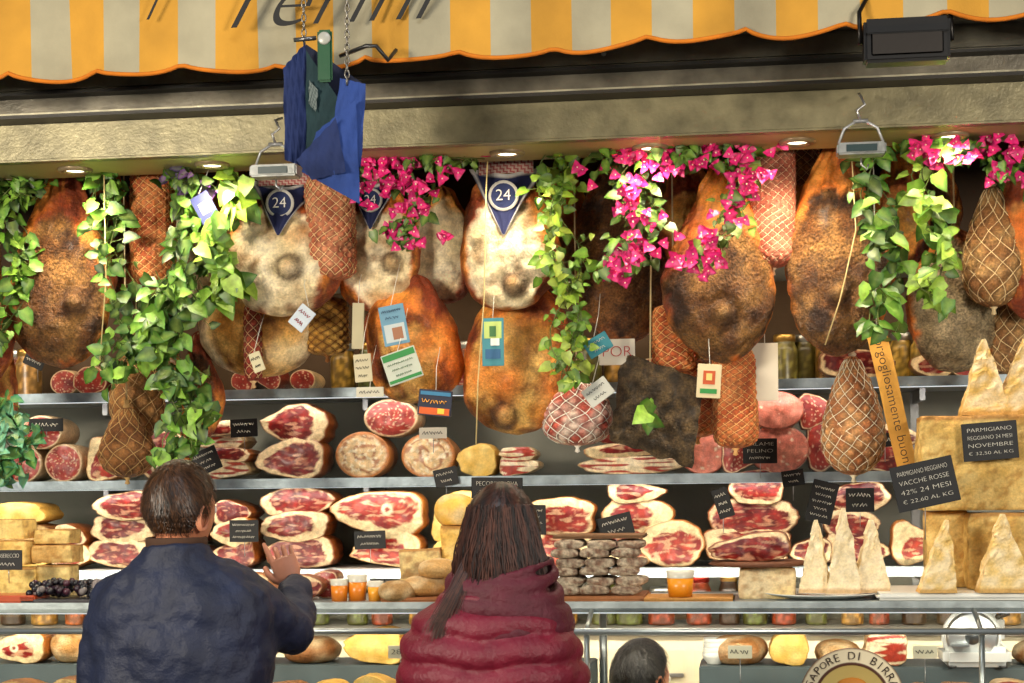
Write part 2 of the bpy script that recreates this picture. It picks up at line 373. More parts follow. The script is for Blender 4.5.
# ---------------------------------------------------------------- bandanas and badges
def bandana(Hm,u,v,w,h,y):
    o,fr,s=Hm; c=P(u,v,y); s=S(u,y); W=w*s;H=h*s; rows=[];cs=[];n=22
    for i in range(n+1):
        a=i/n; row=[]
        for j in range(n+1):
            b=j/n-.5; x=c.x+b*W*(1-a*.97); z=c.z+H/2-a*H-.012*math.cos(b*6)*(1-a)
            row.append((x,fr(x,z)-.003-.006*math.sin(j*.9)*(1-a),z))
            col=C(22,30,72); 
            if abs(abs(b)-.47)<.03 or a<.05: col=C(190,185,180)
            cs.append(col)
        rows.append(row)
    g=G(); g.grid(rows,cs,'cloth',False)
    q=fr(c.x,c.z)-.012; R_=W*.2
    g.lathe((c.x,q,c.z+H*.08),[(0,-.001),(R_*.80,-.001),(R_*.82,-.001),(R_,-.001),(R_,.003)],[C(30,42,84),C(30,42,84),C(185,182,175),C(185,182,175),C(185,182,175)],'cloth',24,'Y')
    rows=[];cs=[]
    for i in range(17):
        row=[]
        for j in range(33):
            x=c.x+(j/32-.5)*W*.72; z=c.z+H/2+(i/16)*H*.38-.01; row.append((x,min(fr(x,z),y-.03)-.004,z)); cs.append(C(150,34,46) if ((i+j)%4<2)!=((i-j)%4<1) else C(200,176,160))
        rows.append(row)
    g.grid(rows,cs,'cloth',False)
    b=g.ob('neck_bandana'); par(b,o)
    text('24',(c.x,q-.006,c.z+H*.08),R_*1.0,R_*.7,C(215,212,205),b)
bandana(H3,287,212,72,56,5.3); bandana(H5,376,208,60,50,5.42); bandana(H7,508,206,76,66,5.3)
# ---------------------------------------------------------------- foliage
def leaf(g,p,ax,nm,L,col,cc=None,wd=1):
    ax=ax.normalized(); sd=ax.cross(nm).normalized(); nm=sd.cross(ax)
    def q(a,b,z): return p+ax*(a*L)+sd*(b*L*wd)+nm*(z*L)
    pts=[q(0,0,0),q(.35,0,-.02),q(.7,0,-.03),q(1,0,-.14)]
    for sg in (1,-1): pts+=[q(-.04,.3*sg,.06),q(.3,.40*sg,.09),q(.68,.24*sg,.04)]
    fs=[(0,1,5,4),(1,2,6,5),(2,3,6),(0,7,8,1),(1,8,9,2),(2,9,3)]
    c2=cc or mx(col,C(170,190,90),.3)
    g.add(pts,fs,[c2,c2,c2,col]+[col]*6,'leaf')
LG=[C(56,106,20),C(88,142,36),C(34,78,16),C(122,168,54),C(22,56,12),C(42,92,22)]
PK=[C(206,6,88),C(224,24,112),C(166,2,70)]
def vine(path,y,n,spread,L=20,flowers=0,cols=LG,name='trailing_ivy',strands=3,sd=0,fspread=None):
    r=random.Random(sd*13+5); pts=[P(u,v,y) for u,v in path]; s=S(path[0][0],y); g=G(); L=L*.70
    def along(t):
        k=t*(len(pts)-1); i=min(int(k),len(pts)-2); return pts[i].lerp(pts[i+1],k-i)
    offs=[]
    for q in range(strands):
        ph=r.uniform(0,6); am=spread*s*r.uniform(.3,.9)
        st=[along(i/14)+Vector((am*math.sin(ph+i*.7),-.01+.03*math.cos(ph+i*.5),0)) for i in range(15)]
        g.tube(st,.0018,C(96,110,44),'leaf',4); offs.append(st)
    for k in range(n):
        st=offs[k%strands]; i=r.random()*13.99; b=st[int(i)].lerp(st[int(i)+1],i%1)
        p=b+Vector((r.gauss(0,spread*s*.30),r.uniform(-.05,.04),r.gauss(0,.015)))
        ax=Vector((r.uniform(-.9,.9),r.uniform(-.5,.2),r.uniform(-1.2,.25))); nm=Vector((r.uniform(-.9,.9),-1,r.uniform(-.4,1.2)))
        l=L*s*r.uniform(.5,1.25); c=r.choice(cols); g.tube([b,p],.0011,C(110,130,60),'leaf',3,False); leaf(g,p,ax,nm,l,c)
    fs=fspread or spread
    for k in range(flowers):
        cl=along(r.random())+Vector((r.gauss(0,fs*s*.6),-.05+r.uniform(-.03,.02),r.gauss(0,.03)))
        for m in range(r.randint(1,3)):
            p=cl+Vector((r.gauss(0,.016),r.gauss(0,.01),r.gauss(0,.016))); c=r.choice(PK); d=Vector((r.uniform(-.6,.6),-1,r.uniform(-.6,.6))).normalized()
            t1=d.cross(Vector((0,0,1))).normalized(); t2=d.cross(t1); a0=r.uniform(0,6)
            for q in range(3):
                a=a0+q*2.094; e=t1*math.cos(a)+t2*math.sin(a); leaf(g,p,e+d*.45,d-e*.4,r.uniform(.018,.029),c,C(228,50,132),1.2)
            g.sph(p+d*.008,.0025,C(245,235,190),'leaf',4)
    return g.ob(name)
YL=[C(136,172,50),C(160,194,76),C(104,148,38),C(60,108,24),C(84,128,28)]
vine([(5,165),(14,240),(8,350)],5.2,150,24,22,sd=1)
vine([(36,165),(34,185),(28,200)],5.2,40,14,18,sd=30)
vine([(100,165),(118,240),(120,330),(125,380)],5.2,160,26,22,sd=2)
vine([(165,270),(165,340),(185,400),(180,470)],5.16,210,28,26,sd=3,strands=5)
vine([(185,165),(196,220),(190,270),(188,320)],5.16,150,26,22,sd=31,strands=4)
vine([(222,165),(238,220),(222,270),(210,300)],5.14,90,24,32,sd=4,strands=3,cols=YL)
vine([(548,150),(562,220),(566,300),(572,385)],5.16,230,22,19,sd=6,strands=4,cols=[C(90,136,22),C(126,160,36),C(58,100,16),C(146,164,54)])
vine([(868,150),(880,220),(888,280),(884,335)],5.15,105,20,28,sd=7)
vine([(925,150),(935,210),(930,270),(945,305)],5.15,95,22,28,sd=8,cols=YL)
vine([(965,140),(1000,160),(1020,180)],5.15,70,20,20,flowers=12,sd=9)
vine([(372,155),(400,185),(425,225),(395,240)],5.14,100,24,18,flowers=38,sd=10,name='bougainvillea',cols=[C(44,76,22),C(74,106,34)])
vine([(385,155),(430,160),(468,160)],5.14,120,20,18,flowers=26,sd=11,name='bougainvillea',cols=[C(54,84,26),C(84,116,34)])
vine([(610,150),(640,190),(636,240),(624,270)],5.14,130,24,19,flowers=38,sd=12,name='bougainvillea',cols=[C(54,84,26),C(84,126,34)])
vine([(655,150),(700,155),(745,152)],5.14,150,22,20,flowers=30,sd=13,name='bougainvillea',cols=[C(54,84,26),C(84,126,34)])
vine([(742,160),(737,210),(715,245),(690,262)],5.12,80,18,18,flowers=38,sd=14,name='bougainvillea',cols=[C(60,84,26),C(104,126,44)])
vine([(905,145),(945,152),(975,150)],5.12,80,18,20,flowers=20,sd=15,name='bougainvillea')
vine([(170,165),(200,185),(175,180)],5.12,50,24,16,flowers=0,sd=16,cols=[C(100,40,130),C(70,34,110),C(60,90,40)])
vine([(10,400),(16,440),(10,480)],5.2,100,15,24,sd=17,cols=[C(60,130,96),C(110,176,146),C(46,110,56)])
vine([(645,400),(652,425)],5.22,5,8,36,sd=18,strands=1)
# ---------------------------------------------------------------- cut meats & cheeses on shelves
def piece(g,cx,yf,zb,W,H,D,kind,sd):
    na,nr=60,18; round_=kind in('salami','mort','porch')
    a,b=W/2,H/2; so=sd*5.31; rr=random.Random(sd*17+3); ex=2.0 if round_ else rr.uniform(1.9,3.2); sk={'speck':C(150,78,28,.5),'prosc':C(206,126,50,.4),'lard':C(206,166,110,.5),'salami':C(206,172,128,.6),'mort':C(196,106,80,.4),'porch':C(196,124,62,.5),'cheese':C(214,162,66,.4),'bread':C(160,100,44,.8),'redsal':C(130,40,30,.5)}[kind]
    ir=0 if round_ else 1
    sgn=1 if rr.random()<.5 else -1; tpr=rr.uniform(.0,.5); dk=rr.uniform(0,.8); ft=rr.uniform(-.14,.13); fph=rr.uniform(0,6.28); tl=ir*rr.uniform(-.10,.10); bone=rr.random()<.3; bx,bz=rr.uniform(-.35,.35)*a,rr.uniform(-.25,.25)*b
    ct,st_=math.cos(tl),math.sin(tl)
    def outl(t):
        c_,s_=math.cos(t),math.sin(t); k=(abs(c_)**ex+abs(s_)**ex)**(-1/ex)
        kk=k*(1+ir*.13*nz(math.cos(t)+so,math.sin(t),0,1.5)+ir*.05*nz(math.cos(t)+so,math.sin(t),0,4.5))
        x=a*c_*kk; z=b*s_*kk*(1-(ir*tpr*sgn*c_))
        return x*ct-z*st_,x*st_+z*ct
    mn=min(outl(2*math.pi*j/na)[1] for j in range(na)); rows=[];cs=[]
    for i in range(nr+1):
        q=i/nr; row=[]
        for j in range(na):
            t=2*math.pi*j/na; x,z=outl(t); x*=q; z*=q; X=cx+x; Z=zb-mn+z
            row.append((X,yf-.008*(1-q*q)+.005*nz(X,so,Z,26),Z))
            n_=nz(X+so,0,Z,28); n2=nz(X*.6+so,2,Z*2.2,40); nf=nz(X,so,Z,75); e=q+.14*n_+.06*nf
            if kind=='speck':
                c=mx(C(100,5,5,.4),C(154,28,16,.4),.55-dk*.8+1.4*n_); c=mx(c,C(48,4,4,.4),.15+1.5*n2); lim=.82+ft-.24*max(0,math.cos(t-fph))
                c=mx(c,C(206,146,112,.4),sst(.20,.34,n2)*.75); c=mx(c,C(190,120,90,.4),sst(.28,.42,nf)*.5)
                c=mx(c,C(230,200,152,.4),sst(lim,lim+.05,e))
            elif kind=='prosc':
                c=mx(C(134,14,9,.4),C(186,60,38,.4),.55-dk*.6+1.4*n_); c=mx(c,C(84,9,6,.4),.05+1.3*n2); lim=.74+ft-.38*max(0,math.cos(t-fph))
                c=mx(c,C(222,172,130,.4),sst(.16,.30,n2)*.8); c=mx(c,C(206,140,104,.4),sst(.28,.42,nf)*.5)
                if bone: dbn=math.hypot(x-bx,z-bz)/(.22*b+.004); c=mx(c,C(232,212,176,.4),1-sst(.8,1.2,dbn)); c=mx(c,C(150,60,46,.4),(1-sst(.3,.5,dbn)))
                c=mx(c,C(236,210,158,.4),sst(lim,lim+.06,e))
            elif kind=='lard':
                c=mx(C(228,204,160,.4),C(240,222,186,.4),.5+n_); c=mx(c,C(166,56,38,.4),sst(.05,.2,nz(X*.5+so,1,Z*4,24)))
            elif kind in('salami','redsal'):
                c=mx(C(130,28,22,.4),C(170,56,42,.4),.5+n_)
                d=noise.voronoi(Vector((X*95+so,0,Z*95)))[0][0]; c=mx(c,C(226,188,152,.4),(1-sst(.22,.36,d))*.85); c=mx(c,C(220,188,146,.5),sst(.88,.95,q))
            elif kind=='mort':
                c=mx(C(200,106,84,.4),C(214,128,104,.4),.5+n_); d=noise.voronoi(Vector((X*42+so,0,Z*42)))[0][0]; c=mx(c,C(236,208,174,.4),1-sst(.16,.26,d))
            elif kind=='porch':
                w_=math.sin(q*13-t*sgn+3.5*n_+so); c=mx(C(226,190,138,.4),C(150,78,42,.4),sst(.2,.9,w_)*.8); c=mx(c,C(240,220,184,.4),sst(.1,.3,nf)); c=mx(c,C(190,118,60,.5),sst(.82,.95,q))
            elif kind=='bread': c=mx(C(196,150,84,.8),C(226,192,130,.8),.5+1.4*n_); c=mx(c,C(130,80,34,.8),sst(.0,.4,nf)*.6)
            else: c=mx(C(230,184,84,.3),C(242,208,122,.3),.5+n_)
            c=mx(c,mx(sk,(.02,.008,.004,.5),.3),sst(.955,1.0,q)*.85)
            cs.append(c)
        rows.append(row)
    for k,(yo,sc) in enumerate(((.004,1.012),(.02,1.03),(.06,1.04),(D*.5,1.0),(D*.8,.92),(D*.95,.7),(D,.0))):
        row=[]
        for j in range(na):
            t=2*math.pi*j/na; x,z=outl(t); X=cx+x*sc; Z=max(zb-mn+z*sc,zb if sc>1 else -9); row.append((X,yf+yo,Z)); cs.append(mx(sk,mx(sk,(.02,.01,0,.5),.5),.3+1.3*nz(X+so,yo,Z,20)))
        rows.append(row)
    g.grid(rows,cs,'cheese' if kind in('cheese','bread') else 'cutmeat')
cnt=[0]
def stack(u,zs,ps,y=5.94,D=.24,name=None,zoff=0,paper=None):
    g=G(); s=S(u,y); z=zs+zoff*s+.0005; x0=P(u,480,y).x
    if paper is None: paper=(cnt[0]*7)%4==0 and zoff==0 and zs<2 and len(ps)>1
    if paper:
        w=max(p[1] for p in ps)*s*1.15; rows=[]; cs=[]
        for i in range(13):
            rows.append([(x0-w/2+w*j/20,y-.07+.026*i+.004*math.sin(j*1.7),z+.001+.004*abs(nz(j*.5+u,i*.5,0,1))-(.012*(2-i) if i<2 else 0)*(1+.6*nz(j*.6,u,0,1))) for j in range(21)])
        g.grid(rows,C(200,198,186),'paper',False); z+=.004
    for (du,w,h,k) in ps:
        cnt[0]+=1; piece(g,x0+(du+R.uniform(-4,4))*s,y+R.uniform(-.016,.010),z,w*s*R.uniform(.90,1.10),h*s*1.05,D,k,cnt[0]); z+=h*s*.88
    nm=name or {'speck':'speck_stack','prosc':'cut_prosciutto_stack','lard':'bacon_slab_stack','salami':'salami_end','mort':'mortadella_end','porch':'porchetta_roll','cheese':'cheese_stack','bread':'bread_stack','redsal':'salami_end'}[ps[0][3]]
    return g.ob(nm)
for u,ps in ((25,[(0,40,36,'salami')]),(67,[(0,40,36,'salami')]),(110,[(0,44,38,'prosc')]),(165,[(0,52,26,'prosc'),(0,48,24,'speck')]),
  (222,[(0,56,20,'lard'),(0,54,14,'speck'),(2,50,16,'lard'),(0,46,14,'speck')]),(292,[(-4,68,36,'speck'),(2,68,38,'speck')]),
  (367,[(0,58,44,'porch')]),(427,[(0,56,42,'porch')]),(476,[(0,40,30,'cheese')]),(517,[(0,42,18,'lard'),(0,34,12,'lard')]),
  (630,[(0,92,16,'lard'),(0,82,16,'prosc'),(4,70,14,'speck')]),(702,[(0,48,44,'mort')]),(737,[(0,34,32,'redsal')]),(778,[(0,60,46,'mort')]),(822,[(0,34,44,'redsal')]),
  (890,[(0,60,26,'speck'),(0,54,24,'speck')]),(1000,[(0,70,34,'prosc')]),(960,[(0,50,30,'salami')])):
    stack(u,B_,ps)
stack(46,B_,[(0,40,32,'salami')],zoff=33); stack(395,B_,[(0,56,36,'salami')],zoff=41)
stack(774,B_,[(0,54,36,'mort')],zoff=44); stack(815,B_,[(0,32,30,'redsal')],zoff=43)
for u,ps in ((20,[(0,60,24,'cheese'),(0,62,26,'bread'),(2,56,22,'cheese')]),(72,[(0,40,24,'prosc'),(0,36,22,'speck')]),(122,[(0,66,28,'speck'),(0,66,26,'speck'),(2,62,26,'speck')]),
  (180,[(0,44,24,'speck'),(0,44,24,'speck'),(0,40,20,'prosc')]),(235,[(0,46,24,'speck'),(0,44,24,'prosc'),(0,44,24,'speck')]),(296,[(0,76,30,'speck'),(0,72,28,'speck'),(4,68,28,'speck')]),
  (382,[(4,78,30,'prosc'),(-2,98,42,'prosc')]),(454,[(-8,38,26,'cheese'),(-8,40,38,'cheese'),(6,30,20,'cheese')]),(505,[(0,44,30,'cheese'),(0,40,22,'bread')]),(563,[(0,62,36,'prosc'),(-2,64,36,'prosc')]),
  (622,[(0,50,36,'prosc'),(12,74,36,'prosc'),(14,62,20,'speck')]),(674,[(0,66,42,'prosc')]),(752,[(-6,88,36,'speck'),(-2,78,34,'speck'),(6,58,34,'speck')]),(812,[(0,40,26,'speck')]),
  (853,[(0,66,30,'speck'),(-2,62,30,'speck'),(3,60,28,'speck')]),(910,[(0,44,38,'prosc')]),(952,[(0,36,32,'speck')]),(1005,[(0,60,32,'cheese')])):
    stack(u,C_,ps)
for u,ps in ((62,[(0,32,24,'salami')]),(95,[(0,32,26,'redsal')]),(130,[(0,34,24,'redsal')]),(240,[(0,26,20,'redsal')]),(270,[(0,28,20,'redsal')]),(300,[(0,26,20,'salami')]),
   (855,[(0,66,30,'speck')]),(930,[(0,42,24,'speck')]),(970,[(0,34,22,'salami')]),(455,[(0,40,24,'redsal')]),(650,[(0,40,24,'salami')])):
    stack(u,A,ps,D=.2)
def jar(u,z,w,h,y,col,lid):
    s=S(u,y); x=P(u,480,y).x; r=w*s/2; H=h*s; g=G(); cs=[]
    rows=[]
    n=28
    for k in range(24):
        t=k/23; zz=t*H*.84; rr=r*(min(1,.9+t*3)) if t<.8 else r*(1-.22*sst(.8,1,t)); row=[]
        for j in range(n):
            a=2*math.pi*j/n; row.append((x+rr*math.cos(a),y+rr*math.sin(a),z+zz)); d=noise.voronoi(Vector((math.cos(a)*2.6,math.sin(a)*2.6+u,t*5)))[0][0]; cs.append(mx(col,mx(col,(.02,.01,0,.5),.75),sst(.2,.6,d)))
        rows.append(row)
    g.grid([[(x,y,z)]*n]+rows,[col]*n+cs,'plastic')
    g.lathe((x,y,z+H*.84),[(r*.8,0),(r*.86,.002),(r*.86,H*.13),(r*.8,H*.15),(0,H*.15)],lid,'metal',28)
    g.ob('preserve_jar')
for i,(u,c) in enumerate(((20,C(150,60,40)),(170,C(170,120,60)),(345,C(190,150,60)),(372,C(90,100,50)),(470,C(180,90,50)),(590,C(120,120,60)),(618,C(200,150,70)),(786,C(150,140,70)),(806,C(120,110,50)),(830,C(180,130,60)),(903,C(210,170,70)),(925,C(220,180,80)),(985,C(180,120,60)),(30,C(200,150,80)),(555,C(150,60,40)),(712,C(160,120,60)),(745,C(180,140,70)))):
    jar(u,A,26,50,6.14+(.0 if i%2 else .05),c,C(190,150,80) if i%2 else C(180,180,175))
for i in range(34):
    u=-20+i*31+R.uniform(-5,5); jar(u,1.222,R.uniform(20,28),R.uniform(34,54),6.16,R.choice([C(150,60,30),C(180,130,50),C(90,100,40),C(60,40,24),C(170,90,40)]),R.choice([C(190,150,80),C(180,180,175),C(150,40,30)]))
# ---------------------------------------------------------------- signs / tags
BK=C(16,16,18); WH=C(225,220,205)
# lines beginning with '~' are illegible hand-written chalk strokes in the photo: modelled as strokes
def sign(u,v,w,h,y,rot,lines,bg=BK,ink=WH,pick=.05,name='price_tag',yaw=0,bar=None,top=.41,span=.82):
    c=P(u,v,y); s=S(u,y); W=w*s;H=h*s; a=math.radians(rot); g=G()
    rm=Matrix.Rotation(yaw,3,'Z')@Matrix.Rotation(-a,3,'Y')
    g.box(c,(W,.004,H),bg,'paper',.0012,rm)
    if pick: g.tube([c+Vector((0,.004,-H*.3)),c+Vector((0,.006,-H/2-pick))],.0014,C(160,160,160),'metal',5)
    if bar:
        for bi,(bx,bz,bw,bh,bc) in enumerate(bar): g.box(c+rm@Vector((bx*W,-.0024-.0006*bi,bz*H)),(bw*W,.0012,bh*H),bc,'paper',0,rm)
    n=len(lines)
    for i,t in enumerate(lines):
        if not t.startswith('~'): continue
        lh=H*span/n; zc=H*top-lh*(i+.5); L=W*.78*(1 if len(t)<2 else float(t[1:])); r=random.Random(int(u*7+v+i)); nw=max(2,int(L/(lh*.7))); x=-L/2
        for k in range(nw):
            ww=L/nw; m_=6; ph=r.uniform(0,6); pts=[c+rm@Vector((x+ww*.85*q/m_,-.0046 if bar else -.0028,zc+lh*.24*math.sin(ph+q*2.1)*r.uniform(.6,1))) for q in range(m_+1)]
            g.tube(pts,max(.0009,lh*.045),ink,'paper',3,False); x+=ww
    o=g.ob(name)
    for i,t in enumerate(lines):
        if t.startswith('~') or not t: continue
        lh=H*span/n; off=rm@Vector((0,-.0050 if bar else -.0035,H*top-lh*(i+.5)))
        text(t,c+off,W*.80,lh*.48,ink,o,rot=a,yaw=yaw,off=-.03)
    return o
sign(46,425,36,13,5.86,0,['~'],pick=.02)
sign(206,461,28,24,5.86,22,['~','~.6','~.8']); sign(244,428,28,18,5.86,2,['~','~.7'])
sign(244,531,30,22,5.86,0,['~','~.7','~']); sign(370,540,32,18,5.86,2,['~','~.8'])
sign(497,488,52,21,5.7,-1,['PECORINO OVA','RISERVA'],pick=.1); sign(446,477,24,18,5.84,12,['~','~.6'])
sign(433,433,28,11,5.86,0,['~'],WH,BK); sign(533,520,26,30,5.8,0,['~','~.7','~','~.8']); sign(616,526,34,22,5.86,14,['~','~.7'])
sign(760,451,34,25,5.84,0,['SALAME','FELINO','~.8']); sign(793,478,22,16,5.84,8,['~','~.6'])
sign(822,502,26,42,5.84,-14,['~','~.8','~','~.7','~.9']); sign(723,503,16,30,5.84,18,['~','~.7','~'])
sign(925,484,62,46,4.80,12,['PARMIGIANO REGGIANO','VACCHE ROSSE','42% 24 MESI','€ 22,60 AL KG'],pick=.09)
sign(990,441,54,38,4.935,4,['PARMIGIANO','REGGIANO 24 MESI','NOVEMBRE','€ 32,50 AL KG'],pick=0)
sign(37,355,22,26,5.86,-25,['~','~.7','~']); sign(860,500,28,24,5.86,0,['~','~.7']); sign(885,440,22,14,5.84,4,['~'])
sign(8,560,30,20,4.9,0,['CASERECCIO','~.7'],pick=0.04)
TL=C(50,130,140); GR=C(40,130,60)
def hangtag(u,v,w,h,y,rot,lines,bg,ink,bar=None,yaw=0,top=.41,span=.82):
    o=sign(u,v,w,h,y,rot,lines,bg,ink,0,'hanging_leaflet',yaw,bar,top,span)
    c=P(u,v,y); s=S(u,y); H=h*s; g=G(); g.tube([c+Vector((math.sin(-math.radians(rot))*H*.45,0,H*.48)),c+Vector((0,.03,H*.5+.07)),(c.x,y+.1,c.z+H*.5+.14)],.0012,WH,'string',4); t=g.ob('string'); par(t,o); return o
hangtag(394,325,26,40,5.22,10,['~','~.7'],C(100,146,170),C(30,50,90),[(0,-.2,.8,.45,C(180,190,190)),(.1,-.22,.4,.3,C(150,100,70))],0,.45,.35)
hangtag(402,366,36,32,5.2,18,['~','~.8','~.6'],C(190,196,180),C(20,90,50),[(0,.36,.94,.2,GR),(0,-.4,.94,.1,GR)],0,.22,.55)
hangtag(493,342,22,48,5.2,0,[''],C(60,130,140),WH,[(0,.25,.8,.35,C(180,200,110)),(0,-.25,.7,.2,C(40,90,130)),(.1,0,.4,.15,C(230,230,220)),(0,.22,.3,.22,C(60,110,60))])
hangtag(435,403,34,26,5.2,-6,['~'],C(28,34,56),C(240,170,60),[(0,-.32,.9,.26,C(210,90,20)),(0,.36,.9,.14,C(50,120,160)),(.2,-.3,.2,.2,C(240,200,60))],0,.25,.4)
hangtag(363,368,18,28,5.25,4,['~','~','~.7'],C(200,190,156),C(60,60,50)); hangtag(358,326,12,46,5.3,-2,[''],C(180,170,136),BK)
hangtag(598,345,26,18,5.2,30,['~','~.6'],TL,WH); hangtag(709,381,24,34,5.2,-4,[''],C(206,190,150),BK,[(0,.1,.5,.4,C(180,76,30)),(0,-.3,.7,.14,GR),(0,.12,.24,.2,C(226,190,110))])
hangtag(598,392,28,20,5.2,36,['~','~.7'],C(204,204,190),BK); hangtag(302,318,18,24,5.18,-40,['~','~.7'],C(190,200,210),C(150,30,40)); hangtag(257,362,12,20,5.25,20,['~','~.7'],C(210,200,160),BK)
hangtag(765,372,26,58,5.4,0,[''],C(200,190,170),BK)
hangtag(205,208,20,30,5.10,28,[''],C(44,52,100),WH,[(0,0,.5,.4,C(150,150,170))])
hangtag(370,392,28,10,5.25,0,['~'],C(205,200,180),BK)
sign(617,352,36,26,5.3,0,['POR'],C(205,195,176),C(180,20,20),0,'shop_banner')
def ribbon():
    c=P(893,402,5.2); s=S(893,5.2); a=math.radians(12); g=G(); L=140*s;W=20*s
    rows=[[ (c.x+t_*math.sin(a)*L+b*W*.5*math.cos(a), c.y+.010*math.sin(t_*8)+.02, c.z-t_*L*math.cos(a)+b*W*.5*math.sin(a)) for b in (-1,0,1)] for t_ in [i/30-.5 for i in range(31)]]
    g.grid(rows,C(206,150,62),'cloth',False); g.tube([rows[0][1],(rows[0][1][0],5.3,3.03)],.0015,WH,'string',4); o=g.ob('ribbon_banner')
    text('orgogliosamente buoni',(c.x,c.y-.002,c.z),L*.93,W*.6,C(40,26,14),o,rot=-math.pi/2+a)
ribbon()
g=G(); 
for pts in ([(486,190),(484,300),(478,380),(476,445)],[(852,160),(856,230),(840,300),(825,345)],[(104,170),(106,280),(100,360)]):
    q=[P(a,b,5.14) for a,b in pts]; g.tube([(q[0].x,5.3,3.03)]+q,.0022,C(214,190,130),'string',5)
g.ob('butcher_string')
# ---------------------------------------------------------------- awning
def awning():
    g=G(); y=4.5; z1=3.38; x=-3.7; w=.108; k=0
    def zb(xx): 
        ph=(xx*math.pi/.255); return 2.912-.026*abs(math.sin(ph))**.7+.012*math.sin(xx*1.7)+.012*(xx+1)
    def yy(xx,f): return y+.026*math.sin(xx*9)*f+.014*math.sin(xx*23)*f
    GO=C(190,138,46,.3); PA=C(158,150,124,.3)
    while x<2.2:
        col=GO if k%2 else PA; rows=[]; cs=[]
        for i in range(7):
            xx=x+w*i/6; b=zb(xx); rows.append([(xx,yy(xx,1-j/10),b+(z1-b)*(j/10)) for j in range(11)]+[(xx,y+.9*q,z1+.30*q) for q in (.25,.6,1.0)])
        g.grid(rows,col,'awning',False); x+=w;k+=1
    g.tube([(xx,yy(xx,1)-.003,zb(xx)) for xx in [-3.7+i*.02 for i in range(296)]],.006,C(206,116,14),'cloth',6)
    g.tube([(-3.7,4.52,z1),(2.2,4.52,z1)],.02,C(120,120,120),'metal',8)
    o=g.ob('striped_awning')
    a=P(148,8,4.46); text('I',(a.x,4.455,a.z),.045,.13,C(20,18,16),o,shear=.5,off=-.02)
    a=P(316,0,4.46); text('Terini',(a.x,4.455,a.z),.60,.15,C(20,18,16),o,shear=.5,off=-.02)
    for xx in (-3.6,2.0):
        g=G(); g.tube([(xx,4.52,z1-.02),(xx,5.4,3.42)],.018,C(110,110,110),'metal',8); q=g.ob('awning_arm'); par(q,o)
awning()
def flood():
    c=P(906,42,4.46); s=S(906,4.46); g=G()
    g.box(c,(84*s,.07,44*s),C(20,18,16),'plastic',.008); g.box(c+Vector((0,-.03,.024*1)),(80*s,.03,8*s),C(14,14,14),'plastic',.003)
    g.box(c+Vector((0,-.037,-.004)),(70*s,.006,28*s),C(38,32,26),'plastic',.003)
    for sx in (-1,1): g.tube([c+Vector((sx*.115,0,0)),c+Vector((sx*.115,.03,.09)),c+Vector((sx*.09,.06,.14)),(c.x+sx*.09,4.56,c.z+.3)],.006,C(40,38,36),'metal',6)
    g.ob('floodlight')
flood()
def chain(g,a,b):
    a=Vector(a);b=Vector(b);n=int((b-a).length/.018)
    for i in range(n):
        p=a.lerp(b,(i+.5)/n); X=Vector((1,0,0)) if i%2 else Vector((0,1,0))
        g.tube([p+X*(.006*math.cos(q))+Vector((0,0,.012*math.sin(q))) for q in [k*math.pi/4 for k in range(9)]],.002,C(150,145,135),'metal',4,False)
def bluebag():
    y=4.36; s=S(325,y); g=G()
    def pan(q,col,bow,yo=0):
        rows=[];n=12
        p=[P(a,b,y+c) for a,b,c in q]
        for i in range(n+1):
            rows.append([p[0].lerp(p[1],j/n).lerp(p[3].lerp(p[2],j/n),i/n)+Vector((0,bow*math.sin(math.pi*i/n)*math.sin(math.pi*j/n)+.005*math.sin(j*2+i)+yo,0)) for j in range(n+1)])
        g.grid(rows,col,'cloth',False)
    B1=C(20,38,86);B2=C(34,62,128);B3=C(12,20,46)
    pan([(306,44,.06),(364,84,.03),(358,200,.03),(290,160,.06)],B3,0)
    pan([(283,68,-.03),(306,42,.02),(308,168,.0),(285,160,-.05)],B1,-.008)
    pan([(306,50,.0),(338,98,-.02),(334,132,-.02),(306,164,.0)],C(16,46,50),.0)
    pan([(309,80,-.010),(318,90,-.018),(316,112,-.018),(309,104,-.010)],C(110,120,116),.0)
    pan([(340,78,-.05),(366,84,-.06),(361,168,-.05),(330,150,-.06)],B2,-.02)
    pan([(316,132,-.06),(356,100,-.08),(360,204,-.06),(302,172,-.06)],B2,-.03)
    pan([(296,160,-.07),(336,118,-.10),(346,172,-.09),(312,180,-.07)],B1,-.02)
    c=P(325,56,y-.02); g.box(c,(15*s,.012,52*s),C(20,74,42),'plastic',.005)
    g.lathe(c+Vector((0,-.008,.045)),[(0,-.002),(.014,-.002),(.017,0),(.017,.004)],C(160,160,150),'plastic',20,'Y')
    t=P(303,-60,y); chain(g,P(304,44,y+.02),t); t2=P(347,-60,y); chain(g,P(347,84,y-.06),t2)
    g.tube([P(294,40,y),P(316,38,y)],.006,C(120,120,120),'metal',6)
    g.tube([P(340,56,y+.03),P(366,46,y),P(376,46,y),P(388,60,y+.02),P(396,50,y+.06)],.006,C(25,25,25),'plastic',5)
    g.box(P(325,-62,y),(.3,.03,.03),C(70,66,60),'metal',.003); g.tube([P(325,-62,y),(P(325,-62,y).x,4.52,3.38)],.01,C(70,66,60),'metal',6)
    g.ob('blue_cloth_bag')
bluebag()
